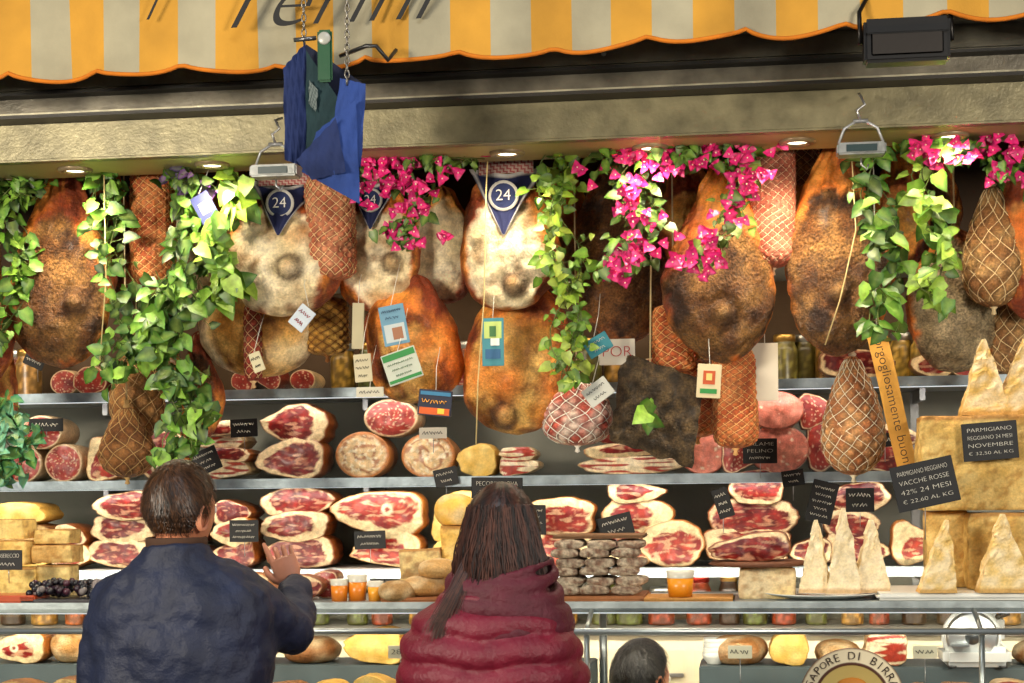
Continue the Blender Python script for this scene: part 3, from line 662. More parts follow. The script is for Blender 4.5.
def hangscale(u,v,y):
    s=S(u,y); c=P(u,v,y); g=G()
    g.box(c,(48*s,.07,12*s),C(150,152,148),'dullmetal',.005); g.box(c+Vector((0,-.036,0)),(30*s,.004,7*s),C(40,60,60),'plastic',.001)
    for sx in (-1,1): g.tube([c+Vector((sx*.06,0,.02)),c+Vector((sx*.045,0,.06)),c+Vector((sx*.012,0,.08))],.004,C(190,190,190),'dullmetal',6)
    g.tube([c+Vector((-.02,0,.08)),c+Vector((.02,0,.08))],.006,C(150,150,150),'dullmetal',6)
    g.tube([c+Vector((0,0,.08)),c+Vector((-.01,0,.11)),c+Vector((.012,0,.125)),(c.x,c.y,c.z+.15),(c.x,4.85,c.z+.17)],.004,C(180,180,180),'metal',6)
    g.tube([c+Vector((0,0,-.02)),c+Vector((0,0,-.04)),c+Vector((.015,0,-.055)),c+Vector((.02,0,-.04))],.003,C(180,180,180),'metal',6)
    g.ob('hanging_scale')
hangscale(276,172,4.78); hangscale(861,150,4.78)
# ---------------------------------------------------------------- counter
ZT=1.40
def XU(u,y): return P(u,480,y).x
def counter():
    g=G()
    g.box((-1,5.0,ZT-.012),(5.6,.42,.024),C(150,158,158),'dullmetal',.004)
    g.box((-1,4.79,ZT-.012),(5.6,.012,.03),C(170,180,180),'dullmetal',.003)
    g.box((-1,5.21,ZT-.012),(5.6,.012,.03),C(150,156,156),'metal',.003)
    for x in (-3.6,-2.55,-1.5,-.45,.6,1.65):
        g.tube([(x,5.15,1.0),(x,5.15,ZT-.02)],.012,C(160,165,165),'metal',8); g.tube([(x,4.63,1.0),(x,4.63,1.33)],.008,C(160,165,165),'metal',8)
        g.tube([(x,4.63,1.335),(x,4.79,ZT-.02)],.007,C(160,165,165),'metal',8)
    g.tube([(-3.8,4.62,1.335),(1.8,4.62,1.335)],.009,C(170,178,180),'metal',10)
    g.box((-1,4.93,1.1),(5.6,.66,.03),C(110,118,118),'metal',.004)
    xa,xb=XU(592,5.05),XU(698,5.05)
    g.box(((-3.75+xa)/2,5.05,1.16),(xa+3.75,.24,.09),C(74,86,88),'paint',.004); g.box(((1.75+xb)/2,5.05,1.16),(1.75-xb,.24,.09),C(74,86,88),'paint',.004)
    g.box((-1,4.93,.56),(5.6,.60,1.04),C(90,84,74),'paint',.01); g.box((-1,4.95,.03),(5.5,.5,.06),C(30,30,30),'paint')
    o=g.ob('deli_counter')
    g=G(); w_=C(255,255,255); g.quad((-3.78,4.62,1.115),(1.78,4.62,1.115),(1.78,4.62,1.325),(-3.78,4.62,1.325),w_,'glass'); g.quad((-3.78,4.62,1.34),(1.78,4.62,1.34),(1.78,4.785,1.385),(-3.78,4.785,1.385),w_,'glass'); q=g.ob('glass'); par(q,o)
    g=G(); g.box((-1,4.86,ZT-.03),(5.4,.02,.01),C(255,255,255),'ledglow'); q=g.ob('fill_strip'); par(q,o)  # added glowing strip under the slab, goes with the counter fill lights
counter()
ZD=1.115; ZR=1.206
def wheel(g,x,y,z,r,h,col,cut=None):
    g.lathe((x,y,z),[(0,0),(r*.96,0),(r,h*.15),(r,h*.85),(r*.96,h),(0,h)],[mx(col,C(120,80,30),.3)]*2+[mx(col,C(120,80,30),.2)]*2+[col]*2,'cheese',36)
def plate(g,x,y,z,rx,col=C(225,228,222)):
    g.lathe((x,y,z),[(0,0),(rx*.6,0),(rx*.95,.012),(rx,.016),(rx*.95,.016),(rx*.6,.006),(0,.006)],col,'plastic',40)
def wedge(g,x,y,z,w,h,d,col,yaw=0,lean=.0,sd=0):
    n=26; rind=mx(col,C(170,110,44),.5)
    rows=[];cs=[]
    rm=Matrix.Rotation(yaw,3,'Z'); per=[(-1,-1),(-.7,-1.02),(-.4,-1),(-.1,-1.03),(.2,-1),(.5,-1.03),(.8,-1),(1,-1),(1,-.5),(1,0),(1,.5),(1,1),(.5,1),(0,1),(-.5,1),(-1,1),(-1,.5),(-1,0),(-1,-.5)]
    for i in range(n+1):
        t=i/n; ww=w/2*(1-t)**.9+.004; dd=d/2*(1-t*.55); row=[]
        for (a,b) in per:
            q=Vector((a*ww+lean*t,b*dd,t*h)); k=.011*(.5+t*.5)*min(1,(1-t)*5); q+=Vector((nz(a*.6+sd,b*.6,t*3,2.2)+.4*nz(a*2+sd,b*2,t*12,2),1.0*nz(a,b+sd,t*3,2.5)+.45*nz(a*3,b+sd,t*12,2),0))*k
            row.append(rm@q+Vector((x,y,z))); cs.append(mx(col,mx(col,C(255,240,206),.6),.5+1.4*nz(q.x+sd,q.y,q.z,40)) if t>.06 else rind)
        rows.append(row)
    m_=len(per); rows=[[Vector((x,y,z))]*m_]+rows+[[rm@Vector((lean,0,h))+Vector((x,y,z))]*m_]; cs=[rind]*m_+cs+[col]*m_
    g.grid(rows,cs,'cheese',smooth=False)
PAR=C(220,178,92,.7); PAW=C(232,212,168,.6)
def block(u0,u1,y,z,h,d,sd,col=PAR,name='hard_cheese_block'):
    x0,x1=XU(u0,y),XU(u1,y); g=G(); rows=[];cs=[];n=30
    for i in range(n+1):
        t=i/n; row=[]
        na=max(8,int((x1-x0)/.01))
        per=[(a/na*2-1,-1) for a in range(na+1)]+[(1,b/8*2-1) for b in range(1,9)]+[(1-a/8*2,1) for a in range(1,9)]+[(-1,1-b/8*2) for b in range(1,8)]
        for a,b in per:
            e=1-.03*(abs(t-.5)*2)**6
            q=Vector(((x0+x1)/2+a*(x1-x0)/2*e,y+d/2+b*d/2*e,z+t*h)); q+=Vector((nz(q.x,q.y+sd,q.z,14),1.3*nz(q.x+sd,q.y,q.z,12)+.8*nz(q.x+sd,q.y,q.z,45),nz(q.x,q.y,q.z+sd,9)*(.6 if 0<i else 0)))*.008
            row.append(q); c=mx(col,mx(col,C(240,210,134,.6),.6),.5+1.4*nz(q.x+sd,q.y,q.z,20)); c=mx(c,mx(col,C(160,106,42),.5),sst(.05,.42,nz(q.x,q.y+sd,q.z,60))); c=mx(c,C(166,110,44,.6),sst(.93,.97,t)*.8); cs.append(c)
        rows.append(row)
    m_=len(rows[0]); top=[Vector(((x0+x1)/2,y+d/2,rows[-1][0].z))]*m_; bot=[Vector(((x0+x1)/2,y+d/2,z))]*m_
    g.grid([bot]+rows+[top],[col]*m_+cs+[C(206,156,76)]*m_,'cheese'); return g.ob(name)
g=G(); plate(g,XU(820,4.98),4.98,ZT+.001,.17); g.ob('serving_plate')
g=G(); g.box((XU(960,5.0),5.0,ZT+.012),(.5,.36,.02),C(222,222,214),'plastic',.008); g.ob('serving_tray')
ZB=ZT+.023
block(968,1075,4.95,ZB,.155+.06,.2,1); block(922,1070,4.97,ZB+.225,.27,.2,2)
block(926,966,5.05,ZB,.222,.1,5,C(206,164,84,.7))
for i,(u,w,h,y) in enumerate(((935,34,72,4.86),(1002,50,78,4.86))):
    s=S(u,y); g=G(); wedge(g,XU(u,y),y,ZB,w*s,h*s,.09,C(234,198,118,.7),0,(.03 if i==0 else -.0),i); g.ob('hard_cheese_wedge')
zt=ZB+.225+.272
for i,(u,w,h,ln) in enumerate(((985,44,76,.0),(1018,44,80,.03))):
    y=5.07; s=S(u,y); g=G(); wedge(g,XU(u,y),y,zt,w*s,h*s,.1,PAR,0,ln,i+5); g.ob('hard_cheese_wedge')
for i,(u,w,h) in enumerate(((814,28,72),(841,32,84),(869,34,72))):
    y=4.96; s=S(u,y); g=G(); wedge(g,XU(u,y),y-(i==1)*.03,ZT+.0175,w*s,h*s,.09,PAW,.1*(i-1),.004,i+9); g.ob('hard_cheese_wedge')
def board(u,y,w,d,z,h=.014,col=C(150,92,46)):
    s=S(u,y); g=G(); g.box((XU(u,y),y,z+h/2),(w*s,d,h),col,'cheese',.005); g.ob('wooden_board')
block(738,793,4.93,ZT,.088,.14,21,PAW,'cheese_box_block')
def hampaddle():
    y=5.0; s=S(755,y); g=G(); g.lathe((XU(757,y),y,ZT+.093),[(0,0),(.13,0),(.145,.006),(.13,.014),(0,.014)],C(100,54,24),'cheese',32); piece(g,XU(748,y),y-.07,ZT+.107,78*s,26*s,.12,'speck',77); g.ob('ham_on_board')
hampaddle()
board(597,4.98,100,.26,ZT); 
def salamini():
    g=G(); y=4.90; s=S(595,y); k=0
    for dep in (0,.05,.10):
      for row in range(6):
        for i in range(3):
            u=566+i*30+(row%2)*6-2; z=ZT+.015+.0145+row*.0265; r=.0155*R.uniform(.9,1.12); k+=1; L=28*s*R.uniform(.92,1.05); cx=XU(u,y)+R.uniform(-.004,.004)
            cs=[];rows=[]; yy=y-.02+dep+R.uniform(-.005,.005)
            for a in range(11):
                t=a/10; rr=r*math.sin(math.pi*min(1,max(0,.05+t*.9)))**.4; bend=.004*math.sin(math.pi*t)*math.sin(k)
                rows.append([(cx-L/2+t*L,yy+rr*math.cos(q),z+bend+rr*math.sin(q)) for q in [j*math.pi/7 for j in range(14)]])
                cs+=[mx(C(204,186,158,.6),C(130,94,72,.6),.4+1.6*nz(cx*40+a*.6,j*.6,z*60,.9)) for j in range(14)]
            rows=[[(cx-L/2-.002,yy,z)]*14]+rows+[[(cx+L/2+.002,yy,z)]*14]; cs=[C(150,80,60)]*14+cs+[C(190,150,120)]*14
            g.grid(rows,cs,'cured')
    g.ob('salamini_pile')
salamini()
board(600,4.98,92,.2,ZT+.178,.010,C(120,84,50))
board(425,4.95,80,.22,ZT,.012); board(688,4.92,90,.2,ZT,.01,C(190,134,64))
def loaf(u,w,h,z,y,col,name='bread_loaf',d=.09):
    s=S(u,y); g=G(); rows=[];cs=[]; x=XU(u,y)
    for i in range(19):
        t=math.pi*i/18; row=[]
        for j in range(28):
            a=2*math.pi*j/28; q=Vector((math.cos(a)*math.sin(t)**.7*w*s/2,math.sin(a)*math.sin(t)**.7*d,-math.cos(t)*h*s/2)); q*=1+.06*nz(q.x+u,q.y,q.z,18)+.03*nz(q.x+u,q.y,q.z,50); q.z=max(q.z,-h*s*.42)
            row.append(Vector((x,y,z+h*s*.42))+q); cs.append(mx(col,mx(col,C(240,220,176,.8),.6),.35+1.5*nz(q.x+u,q.y,q.z,25)))
        rows.append(row)
    g.grid(rows,cs,'cheese'); g.ob(name)
loaf(424,46,22,ZT+.013,4.95,C(190,142,78,.8)); loaf(437,40,20,ZT+.013+.052,4.95,C(200,156,92,.8)); 
block(398,440,5.06,ZT+.013,.13,.1,8,C(196,172,120,.6)); block(440,470,5.08,ZT+.013,.2,.1,9,C(230,186,90,.4)); loaf(455,42,34,ZT+.215,5.12,C(234,184,78,.3),'caciotta_cheese',.05)
loaf(397,40,22,ZT,4.9,C(160,122,70,.8)); 
def glasscup(u,y,z,w,h,col):
    s=S(u,y); r=w*s/2;H=h*s; g=G(); x=XU(u,y)
    g.lathe((x,y,z),[(0,0),(r*.84,0),(r*.95,H*.72),(0,H*.72)],[mx(col,C(120,50,0),.5)]*2+[col]*2,'plastic',24)
    g.lathe((x,y,z),[(r*.96,H*.72),(r*1.0,H),(r*.95,H),(r*.93,H*.73)],C(200,196,180),'plastic',24); g.ob('glass_of_honey')
glasscup(679,4.88,ZT+.011,28,26,C(236,150,20)); glasscup(356,4.9,ZT,20,26,C(226,130,20)); glasscup(374,4.88,ZT,16,20,C(236,160,30)); glasscup(338,4.88,ZT,18,22,C(226,130,20))
def berries():
    g=G(); y=4.92; s=S(75,y); x=XU(75,y); g.box((x,y,ZT+.006),(90*s,.2,.01),C(40,34,40),'plastic',.003)
    r=random.Random(4)
    for i in range(170): g.sph((x+r.uniform(-.44,.44)*90*s,y+r.uniform(-.08,.08),ZT+.022+r.random()*.035),.011,r.choice([C(20,14,24),C(40,18,34),C(18,18,30),C(70,30,46),C(120,110,110)]),'plastic',5)
    g.quad((x-45*s,y-.1,ZT+.01),(x+45*s,y-.1,ZT+.01),(x+45*s,y-.1,ZT+.08),(x-45*s,y-.1,ZT+.08),C(255,255,255),'glass'); g.ob('berry_tray')
berries()
block(-30,32,5.03,ZT,.095,.14,11,C(236,200,112,.4),'cheese_block'); block(36,66,5.06,ZT,.10,.1,12,C(234,206,134,.4),'cheese_block'); block(-22,26,5.05,ZT+.103,.075,.12,31,C(226,184,94,.4),'cheese_block'); block(30,70,5.07,ZT+.108,.055,.1,32,C(206,160,86,.6),'cheese_block'); block(34,68,5.08,ZT+.168,.045,.09,33,C(224,186,106,.5),'cheese_block'); block(-14,22,5.07,ZT+.184,.06,.1,34,C(240,206,120,.4),'cheese_block')
def onboard(u,y,z,w,h,k,sd,nm,D=.12):
    s=S(u,y); g=G(); piece(g,XU(u,y),y,z,w*s,h*s,D,k,sd); g.ob(nm)
onboard(300,4.9,ZT,44,24,'speck',51,'speck_piece'); onboard(248,4.95,ZT,44,26,'prosc',52,'cut_prosciutto'); onboard(322,4.98,ZT,30,28,'redsal',53,'salami_end')
g=G(); g.box((XU(12,4.9),4.88,ZT+.012),(70*.0029,.12,.022),C(180,70,26),'plastic',.004); g.ob('cracker_packet')
rr_=random.Random(12)
KI=['prosc','bread','cheese','bread','lard','bread','cheese','mort','bread']
NM={'prosc':'cut_prosciutto','porch':'porchetta_roll','cheese':'fresh_cheese','bread':'rustic_bread','lard':'bacon_slab','salami':'salami_end','mort':'mortadella_end'}
u=-10
i=0
while u<1060:
    w=rr_.randint(38,66)
    if not(570<u+w/2<722) and not(920<u+w/2<1020):
        k=KI[i%9]; h=rr_.randint(24,36)
        if k=='bread': loaf(u+w/2,w,h,ZR,5.04,C(*rr_.choice([(176,116,56),(196,142,76),(150,96,46)]),.8),'rustic_bread',.1)
        else: onboard(u+w/2,4.95,ZR,w,min(h,38),k,100+i,NM[k],.16)
        i+=1
    u+=w+rr_.randint(2,8)
u=-10
while u<1060:
    w=rr_.randint(34,54)
    k=KI[(i*5)%9]
    if not(584<u+w/2<704): onboard(u+w/2,4.72,ZD,w,rr_.randint(18,28),k,200+i,NM[k],.14)
    i+=1
    u+=w+rr_.randint(2,8)
g=G()
for k in range(4): 
    x=XU(712,5.0)+k*.002; g.lathe((x,5.0,ZR+k*.014),[(.02,0),(.034,.02),(.036,.034),(.033,.034),(.019,.004)],C(230,230,222),'plastic',20)
g.ob('stacked_cups')
for u,t in ((400,'28€'),(740,'~'),(160,'~'),(925,'~')):
    sign(u,652,24,13,4.67,0,[t],C(220,214,186),BK,pick=.12)
def roundsign():
    y=4.55; c=P(852,700,y); s=S(850,y); r=52*s; g=G()
    g.lathe(c,[(0,-.004),(r*.66,-.004),(r*.68,-.006),(r*.72,-.006),(r*.74,-.004),(r*.96,-.004),(r,-.002),(r,.004),(0,.004)],[C(204,180,106)]*2+[C(80,40,18)]*2+[C(226,212,176)]*2+[C(90,50,24)]*3,'paper',56,'Y')
    g.sph(c+Vector((0,-.006,.03)),(.045,.008,.03),C(200,124,30),'paper',8)
    o=g.ob('round_shop_sign')
    T='SAPORE DI BIRRA'
    for i,ch in enumerate(T):
        a=math.radians(68-i*(136/(len(T)-1)))
        if ch!=' ': text(ch,c+Vector((-math.sin(a)*r*.85,-.007,math.cos(a)*r*.85)),r*.13,r*.15,C(50,28,14),o,rot=a)
roundsign()
def slicer():
    y=4.97; s=S(975,y); c=P(975,662,y); g=G(); x=c.x; z=1.206
    g.box((x,y+.02,z+.03),(66*s,.17,.058),C(214,218,216),'plastic',.016)
    g.box((x+.045,y+.05,z+.10),(.085,.08,.10),C(206,210,208),'plastic',.022)
    g.lathe((x-.012,y-.045,z+.085),[(0,-.008),(.020,-.008),(.022,-.005),(.064,-.004),(.072,0),(.064,.006),(0,.008)],[C(90,94,96)]*2+[C(190,194,196)]*5,'metal',40,'Y')
    g.lathe((x-.012,y-.030,z+.085),[(.072,0),(.082,.002),(.082,.018),(.070,.020)],C(216,220,218),'plastic',40,'Y')
    g.box((x-.05,y-.03,z+.065),(.05,.12,.008),C(170,176,178),'metal',.002); g.tube([(x+.06,y-.02,z+.14),(x+.085,y-.06,z+.155)],.008,C(30,30,32),'plastic',8)
    for sx in (-1,1): g.lathe((x+sx*.07,y-.06,z),[(0,0),(.012,0),(.012,.006),(0,.006)],C(30,30,30),'plastic',12)
    g.ob('meat_slicer')
slicer()
# ---------------------------------------------------------------- people
def solid(name,parts,mat,vox,parent,smooth=6,disp=None):
    g=G()
    for fn in parts: fn(g)
    o=g.ob(name); par(o,parent)
    rm=o.modifiers.new('r','REMESH'); rm.mode='VOXEL'; rm.voxel_size=vox; rm.use_smooth_shade=True
    if smooth: sm=o.modifiers.new('s','SMOOTH'); sm.iterations=smooth; sm.factor=.5
    if disp:
        tx=bpy.data.textures.new(name,'CLOUDS'); tx.noise_scale=disp[0]; d=o.modifiers.new('d','DISPLACE'); d.texture=tx; d.strength=disp[1]; d.mid_level=.5
    o.data.materials.clear(); o.data.materials.append(mat); return o
def loft(cx,cy,rings,rot=0,puff=0,per=.06):
    def f(g):
        rows=[]; zs=[r[0] for r in rings]; n=int((zs[-1]-zs[0])/.006)
        for i in range(n+1):
            z=zs[0]+(zs[-1]-zs[0])*i/n; k=max(q for q in range(len(rings)-1) if rings[q][0]<=z+1e-9); a,b=rings[k],rings[k+1]; t=(z-a[0])/(b[0]-a[0]); t_=t*t*(3-2*t)*.5+t*.5
            hw=a[1]+(b[1]-a[1])*t_; hd=a[2]+(b[2]-a[2])*t_; ox=(a[3]+(b[3]-a[3])*t_) if len(a)>3 and len(b)>3 else 0; oy=(a[4]+(b[4]-a[4])*t_) if len(a)>4 and len(b)>4 else 0
            row=[]
            for j in range(56):
                q=2*math.pi*j/56; c_,s_=math.cos(q),math.sin(q); k2=(abs(c_)**2.4+abs(s_)**2.4)**(-1/2.4)
                zz=z+.006*math.sin(q*3)+.004*math.sin(q*7); pf=puff*(abs(math.sin(math.pi*zz/per))**.5-.5) if puff else 0
                if puff: pf+=.003*math.sin(q*22+z*60)*(1-abs(math.sin(math.pi*zz/per)))
                X=(hw+pf)*c_*k2+ox; Y=(hd+pf)*s_*k2+oy
                row.append((cx+X*math.cos(rot)-Y*math.sin(rot),cy+X*math.sin(rot)+Y*math.cos(rot),z))
            rows.append(row)
        m=56; cb=[(cx,cy,zs[0])]*m; ct=[(cx,cy,zs[-1])]*m
        g.grid([cb]+rows+[ct],(.5,.5,.5,1),'cloth')
    return f
def limb(pts,rads,puff=0,per=.06):
    def f(g):
        P_=[];Rr=[]; pts_=[Vector(p) for p in pts]
        acc=0
        for i in range(len(pts_)-1):
            L=(pts_[i+1]-pts_[i]).length; n=max(2,int(L/.006))
            for k in range(n):
                t=k/n; P_.append(pts_[i].lerp(pts_[i+1],t)); Rr.append(rads[i]+(rads[i+1]-rads[i])*t+(puff*(abs(math.sin(math.pi*(acc+L*t)/per))**.55-.5) if puff else 0))
            acc+=L
        P_.append(pts_[-1]);Rr.append(rads[-1])
        for _ in range(8):
            P_=[P_[0]]+[(P_[i-1]+P_[i]*2+P_[i+1])/4 for i in range(1,len(P_)-1)]+[P_[-1]]
        g.tube(P_,Rr,(.5,.5,.5,1),'cloth',20)
        for p,r in ((pts_[0],rads[0]),(pts_[-1],rads[-1])): g.sph(p,r*.98,(.5,.5,.5,1),'cloth',8)
    return f
def hand(name,wrist,d,side,curl,parent,mat,point=False,flip=False,k_=1.0):
    d=Vector(d).normalized(); sd=Vector(side); sd=(sd-d*sd.dot(d)).normalized(); pn=d.cross(sd)
    if flip: pn=-pn
    w=Vector(wrist)
    def q(a,b,c): return w+(sd*a+d*b+pn*c)*k_
    parts=[]
    def palm(g):
        rows=[]
        for i in range(12):
            t=i/11; hw=.027+.014*sst(0,.6,t); th=.017-.004*t
            rows.append([q(hw*math.cos(x),.092*t-.005,th*math.sin(x)) for x in [j*math.pi/10 for j in range(20)]])
        g.grid([[q(0,-.012,0)]*20]+rows+[[q(0,.095,0)]*20],(.5,.5,.5,1),'skin')
    parts.append(palm)
    for i,(a,L,r) in enumerate(((.031,.074,.0086),(.010,.082,.0088),(-.011,.076,.0084),(-.031,.060,.0074))):
        cu=curl if not(point and i==0) else .08
        seg=[L*.45,L*.30,L*.25]; ang=cu*.7; p=q(a,.085,0); pts=[q(a*.8,.05,0),p]; 
        for k,l in enumerate(seg):
            p=p+(d*math.cos(ang)+pn*math.sin(ang)+sd*(a*2.6)).normalized()*l*k_; pts.append(p); ang+=cu
        parts.append(lambda g,pts=pts,r=r:(g.tube(pts,[r*k_,r*k_,r*.97*k_,r*.9*k_,r*.75*k_],(.5,.5,.5,1),'skin',10),g.sph(pts[-1],r*.76*k_,(.5,.5,.5,1),'skin',6)))
    tp=[q(.02,.015,.004),q(.043,.040,.012),q(.056,.066,.02),q(.058,.09,.026)]
    parts.append(lambda g:(g.tube(tp,[.014*k_,.0125*k_,.0105*k_,.009*k_],(.5,.5,.5,1),'skin',10),g.sph(tp[-1],.009*k_,(.5,.5,.5,1),'skin',6)))
    return solid(name,parts,mat,.0024,parent,2)
vc('skin_c',.5,150,.1,.08,30,sss=.1,const=C(204,136,104))
vc('navy',.6,50,.45,.24,14,const=C(18,28,56))
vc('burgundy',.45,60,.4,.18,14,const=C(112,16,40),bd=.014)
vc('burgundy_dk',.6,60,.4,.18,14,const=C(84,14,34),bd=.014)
vc('trouser',.8,100,.3,.1,12,const=C(36,38,48))
vc('vest_w',.8,100,.3,.08,12,const=C(214,212,204))
vc('shoe',.5,60,.2,.1,12,const=C(34,26,22))
def head(c,yaw,pitch,sc,haircols,parent,style,seed=1,sk=C(200,130,96,.3)):
    rm=Matrix.Rotation(yaw,3,'Z')@Matrix.Rotation(pitch,3,'X'); c=Vector(c)
    def hs(d):
        x,y,z=d; rx,ry,rz=.074,.094,.115
        p=Vector((x*rx,y*ry,z*rz))
        if z>.2: k=1-.10*(z-.2)*abs(x); p.x*=k
        if z<0: p.x*=1-.34*(-z)**1.1; 
        if z<0 and y<0: p.y*=1-.50*(-z)**1.05
        if z<0 and y>0: p.y*=1-.08*(-z)
        if y>0:
            f=lambda a,b,s1,s2:math.exp(-((x-a)/s1)**2-((z-b)/s2)**2)
            p.y+=.026*f(0,-.2,.11,.10)+.012*f(0,-.03,.09,.16)-.010*(f(.38,.04,.2,.12)+f(-.38,.04,.2,.12))+.007*f(0,.2,.6,.1)+.007*f(0,-.47,.26,.07)+.010*f(0,-.82,.3,.18)
        return p
    g=G(); n=40; rows=[];cs=[]
    for i in range(n+1):
        t=math.pi*i/n; row=[]
        for j in range(2*n):
            a=math.pi*j/n; d=Vector((math.sin(t)*math.cos(a),math.sin(t)*math.sin(a),-math.cos(t))); p=hs(d); row.append(c+rm@(p*sc)); k=sk
            if d.y>0:
                lp=math.exp(-(d.x/.24)**2-((d.z+.47)/.06)**2); k=mx(k,C(170,80,76,.2),lp); br=math.exp(-((abs(d.x)-.36)/.18)**2-((d.z-.17)/.035)**2); k=mx(k,haircols[0],min(1,br*1.3))
            cs.append(k)
        rows.append(row)
    g.grid(rows,cs,'skin')
    for sx in (-1,1):
        e=c+rm@(Vector((sx*.030,.079,.006))*sc); g.sph(e,.0125*sc,C(235,232,225),'plastic',8); g.sph(e+rm@Vector((0,.009,0)),.006*sc,C(50,34,22),'plastic',6)
        rows=[]
        for i in range(14):
            a=2*math.pi*i/14; ce=Vector((sx*(.074+.006),-.004+.017*math.cos(a)+.004*math.sin(a),-.012+.030*math.sin(a)))
            rows.append([c+rm@((ce+Vector((sx*.006*math.cos(q),-.005*math.cos(q)*math.cos(a),.006*math.sin(q)*1)))*sc) for q in [k*math.pi/4 for k in range(8)]])
        rows.append(rows[0]); g.grid(rows,sk,'skin'); g.sph(c+rm@(Vector((sx*.074,-.003,-.012))*sc),(.006,.013,.024),mx(sk,C(150,80,60),.3),'skin',8)
    nk=[c+rm@(Vector((0,-.012,-.05))*sc),c+rm@(Vector((0,-.02,-.10))*sc),Vector((c.x,c.y-.03,c.z-.17*sc)),Vector((c.x,c.y-.03,c.z-.23*sc))]
    g.tube(nk,[.05*sc,.054*sc,.058*sc,.075*sc],sk,'skin',20)
    o=g.ob('head'); par(o,parent)
    g=G(); r=random.Random(seed); rows=[];cs=[]; n=44
    vol={'short':.011,'long':.020,'vendor':.010}[style]
    for i in range(n+1):
        t=math.pi*i/n; row=[]
        for j in range(2*n):
            a=math.pi*j/n; d=Vector((math.sin(t)*math.cos(a),math.sin(t)*math.sin(a),-math.cos(t)))
            if style=='vendor': lim=-.32 if d.y<-.1 else (-.32+(d.y+.1)*1.5)
            elif style=='short': lim=-.44 if d.y<-.35 else (-.44+(d.y+.35)*1.05)
            else: lim=-.8 if d.y<.1 else (-.8+(d.y-.1)*2.2)
            m=sst(lim-.06,lim+.12,d.z); 
            if style!='long' : m*=.35+.65*sst(-.5,.3,d.z)
            th=vol*m*(1+.5*max(0,d.z))+(-.006)*(1-sst(0,.2,m))+.004*nz(d.x*3+seed,d.y*3,d.z*1.2,2.0)*m
            p=hs(d); p=p+Vector((d.x,d.y,d.z))*th; row.append(c+rm@(p*sc)); cs.append(mx(haircols[0],haircols[1],.3+1.5*nz(a*6,seed,d.z*.8,1.3)))
        rows.append(row)
    g.grid(rows,cs,'hair')
    for k in range(6200 if style!='long' else 2600):
        z=r.uniform(-.6,1); a=r.uniform(0,2*math.pi); q=math.sqrt(max(0,1-z*z)); d=Vector((q*math.cos(a),q*math.sin(a),z))
        l0=-.32 if style=='vendor' else -.44
        lim=(l0 if d.y<-.35 else (l0+(d.y+.35)*1.05)) if style!='long' else (-.5 if d.y<.1 else (-.5+(d.y-.1)*2.2))
        if d.z<lim+r.uniform(-.04,.06): continue
        p=hs(d)+d*(vol*(1+.5*max(0,d.z))*((.35+.65*sst(-.5,.3,d.z)) if style!='long' else 1)); crown=Vector((.12,-.45,.88)); tg=(d-crown); tg=tg-d*tg.dot(d)
        if tg.length<.02: continue
        tg.normalize(); tg=(tg+Vector((r.gauss(0,.2),r.gauss(0,.2),r.gauss(0,.1)))+(Vector((.5*nz(d.x,d.y,d.z+seed,3),0,0)))).normalized(); tg=(tg-d*tg.dot(d)).normalized()
        sdv=tg.cross(d).normalized(); L=r.uniform(.014,.030)*(1 if z>0 else .5); w=.0008; col=mx(haircols[0],haircols[1],r.uniform(-.4,1.4)); pts=[]; lift=r.uniform(.001,.004)
        for s_ in range(4):
            t=s_/3; pp=p+tg*L*t+d*(lift*math.sin(t*2.2)-.005*t*t); ww=w*(1-t*.8); pts+=[c+rm@((pp-sdv*ww)*sc),c+rm@((pp+sdv*ww)*sc)]
        g.add(pts,[(0,1,3,2),(2,3,5,4),(4,5,7,6)],col,'hair')
    o2=g.ob('hair'); par(o2,parent)
    return rm,hs
def legs(x,y,rot,hip,sep,parent,mat='trouser'):
    ps=[loft(x,y,[(hip-.12,.155,.11),(hip,.165,.12),(hip+.1,.15,.11)],rot)]
    for sx in (-1,1):
        a=Vector((x+sx*sep*math.cos(rot),y,hip-.05)); ps.append(limb([a,(a.x+sx*.01,a.y+.02,hip*.52),(a.x+sx*.015,a.y-.01,.1)],[.092,.062,.048]))
    solid('trousers',ps,MAT[mat],.012,parent,4)
    for sx in (-1,1):
        a=Vector((x+sx*(sep*math.cos(rot)+.015),y,0)); g=G(); rows=[]
        for i in range(13):
            t=i/12; yy=-.09+.28*t; hw=.04*math.sin(math.pi*(.1+.82*t))**.5; h=.095-.055*sst(.25,.75,t)
            rows.append([(a.x+hw*math.cos(q),a.y+yy,.001+h/2+h/2*math.sin(q)) for q in [k*math.pi/8 for k in range(16)]])
        g.grid([[(a.x,a.y-.095,.04)]*16]+rows+[[(a.x,a.y+.195,.02)]*16],(.5,.5,.5,1),'shoe'); o=g.ob('shoe'); par(o,parent)
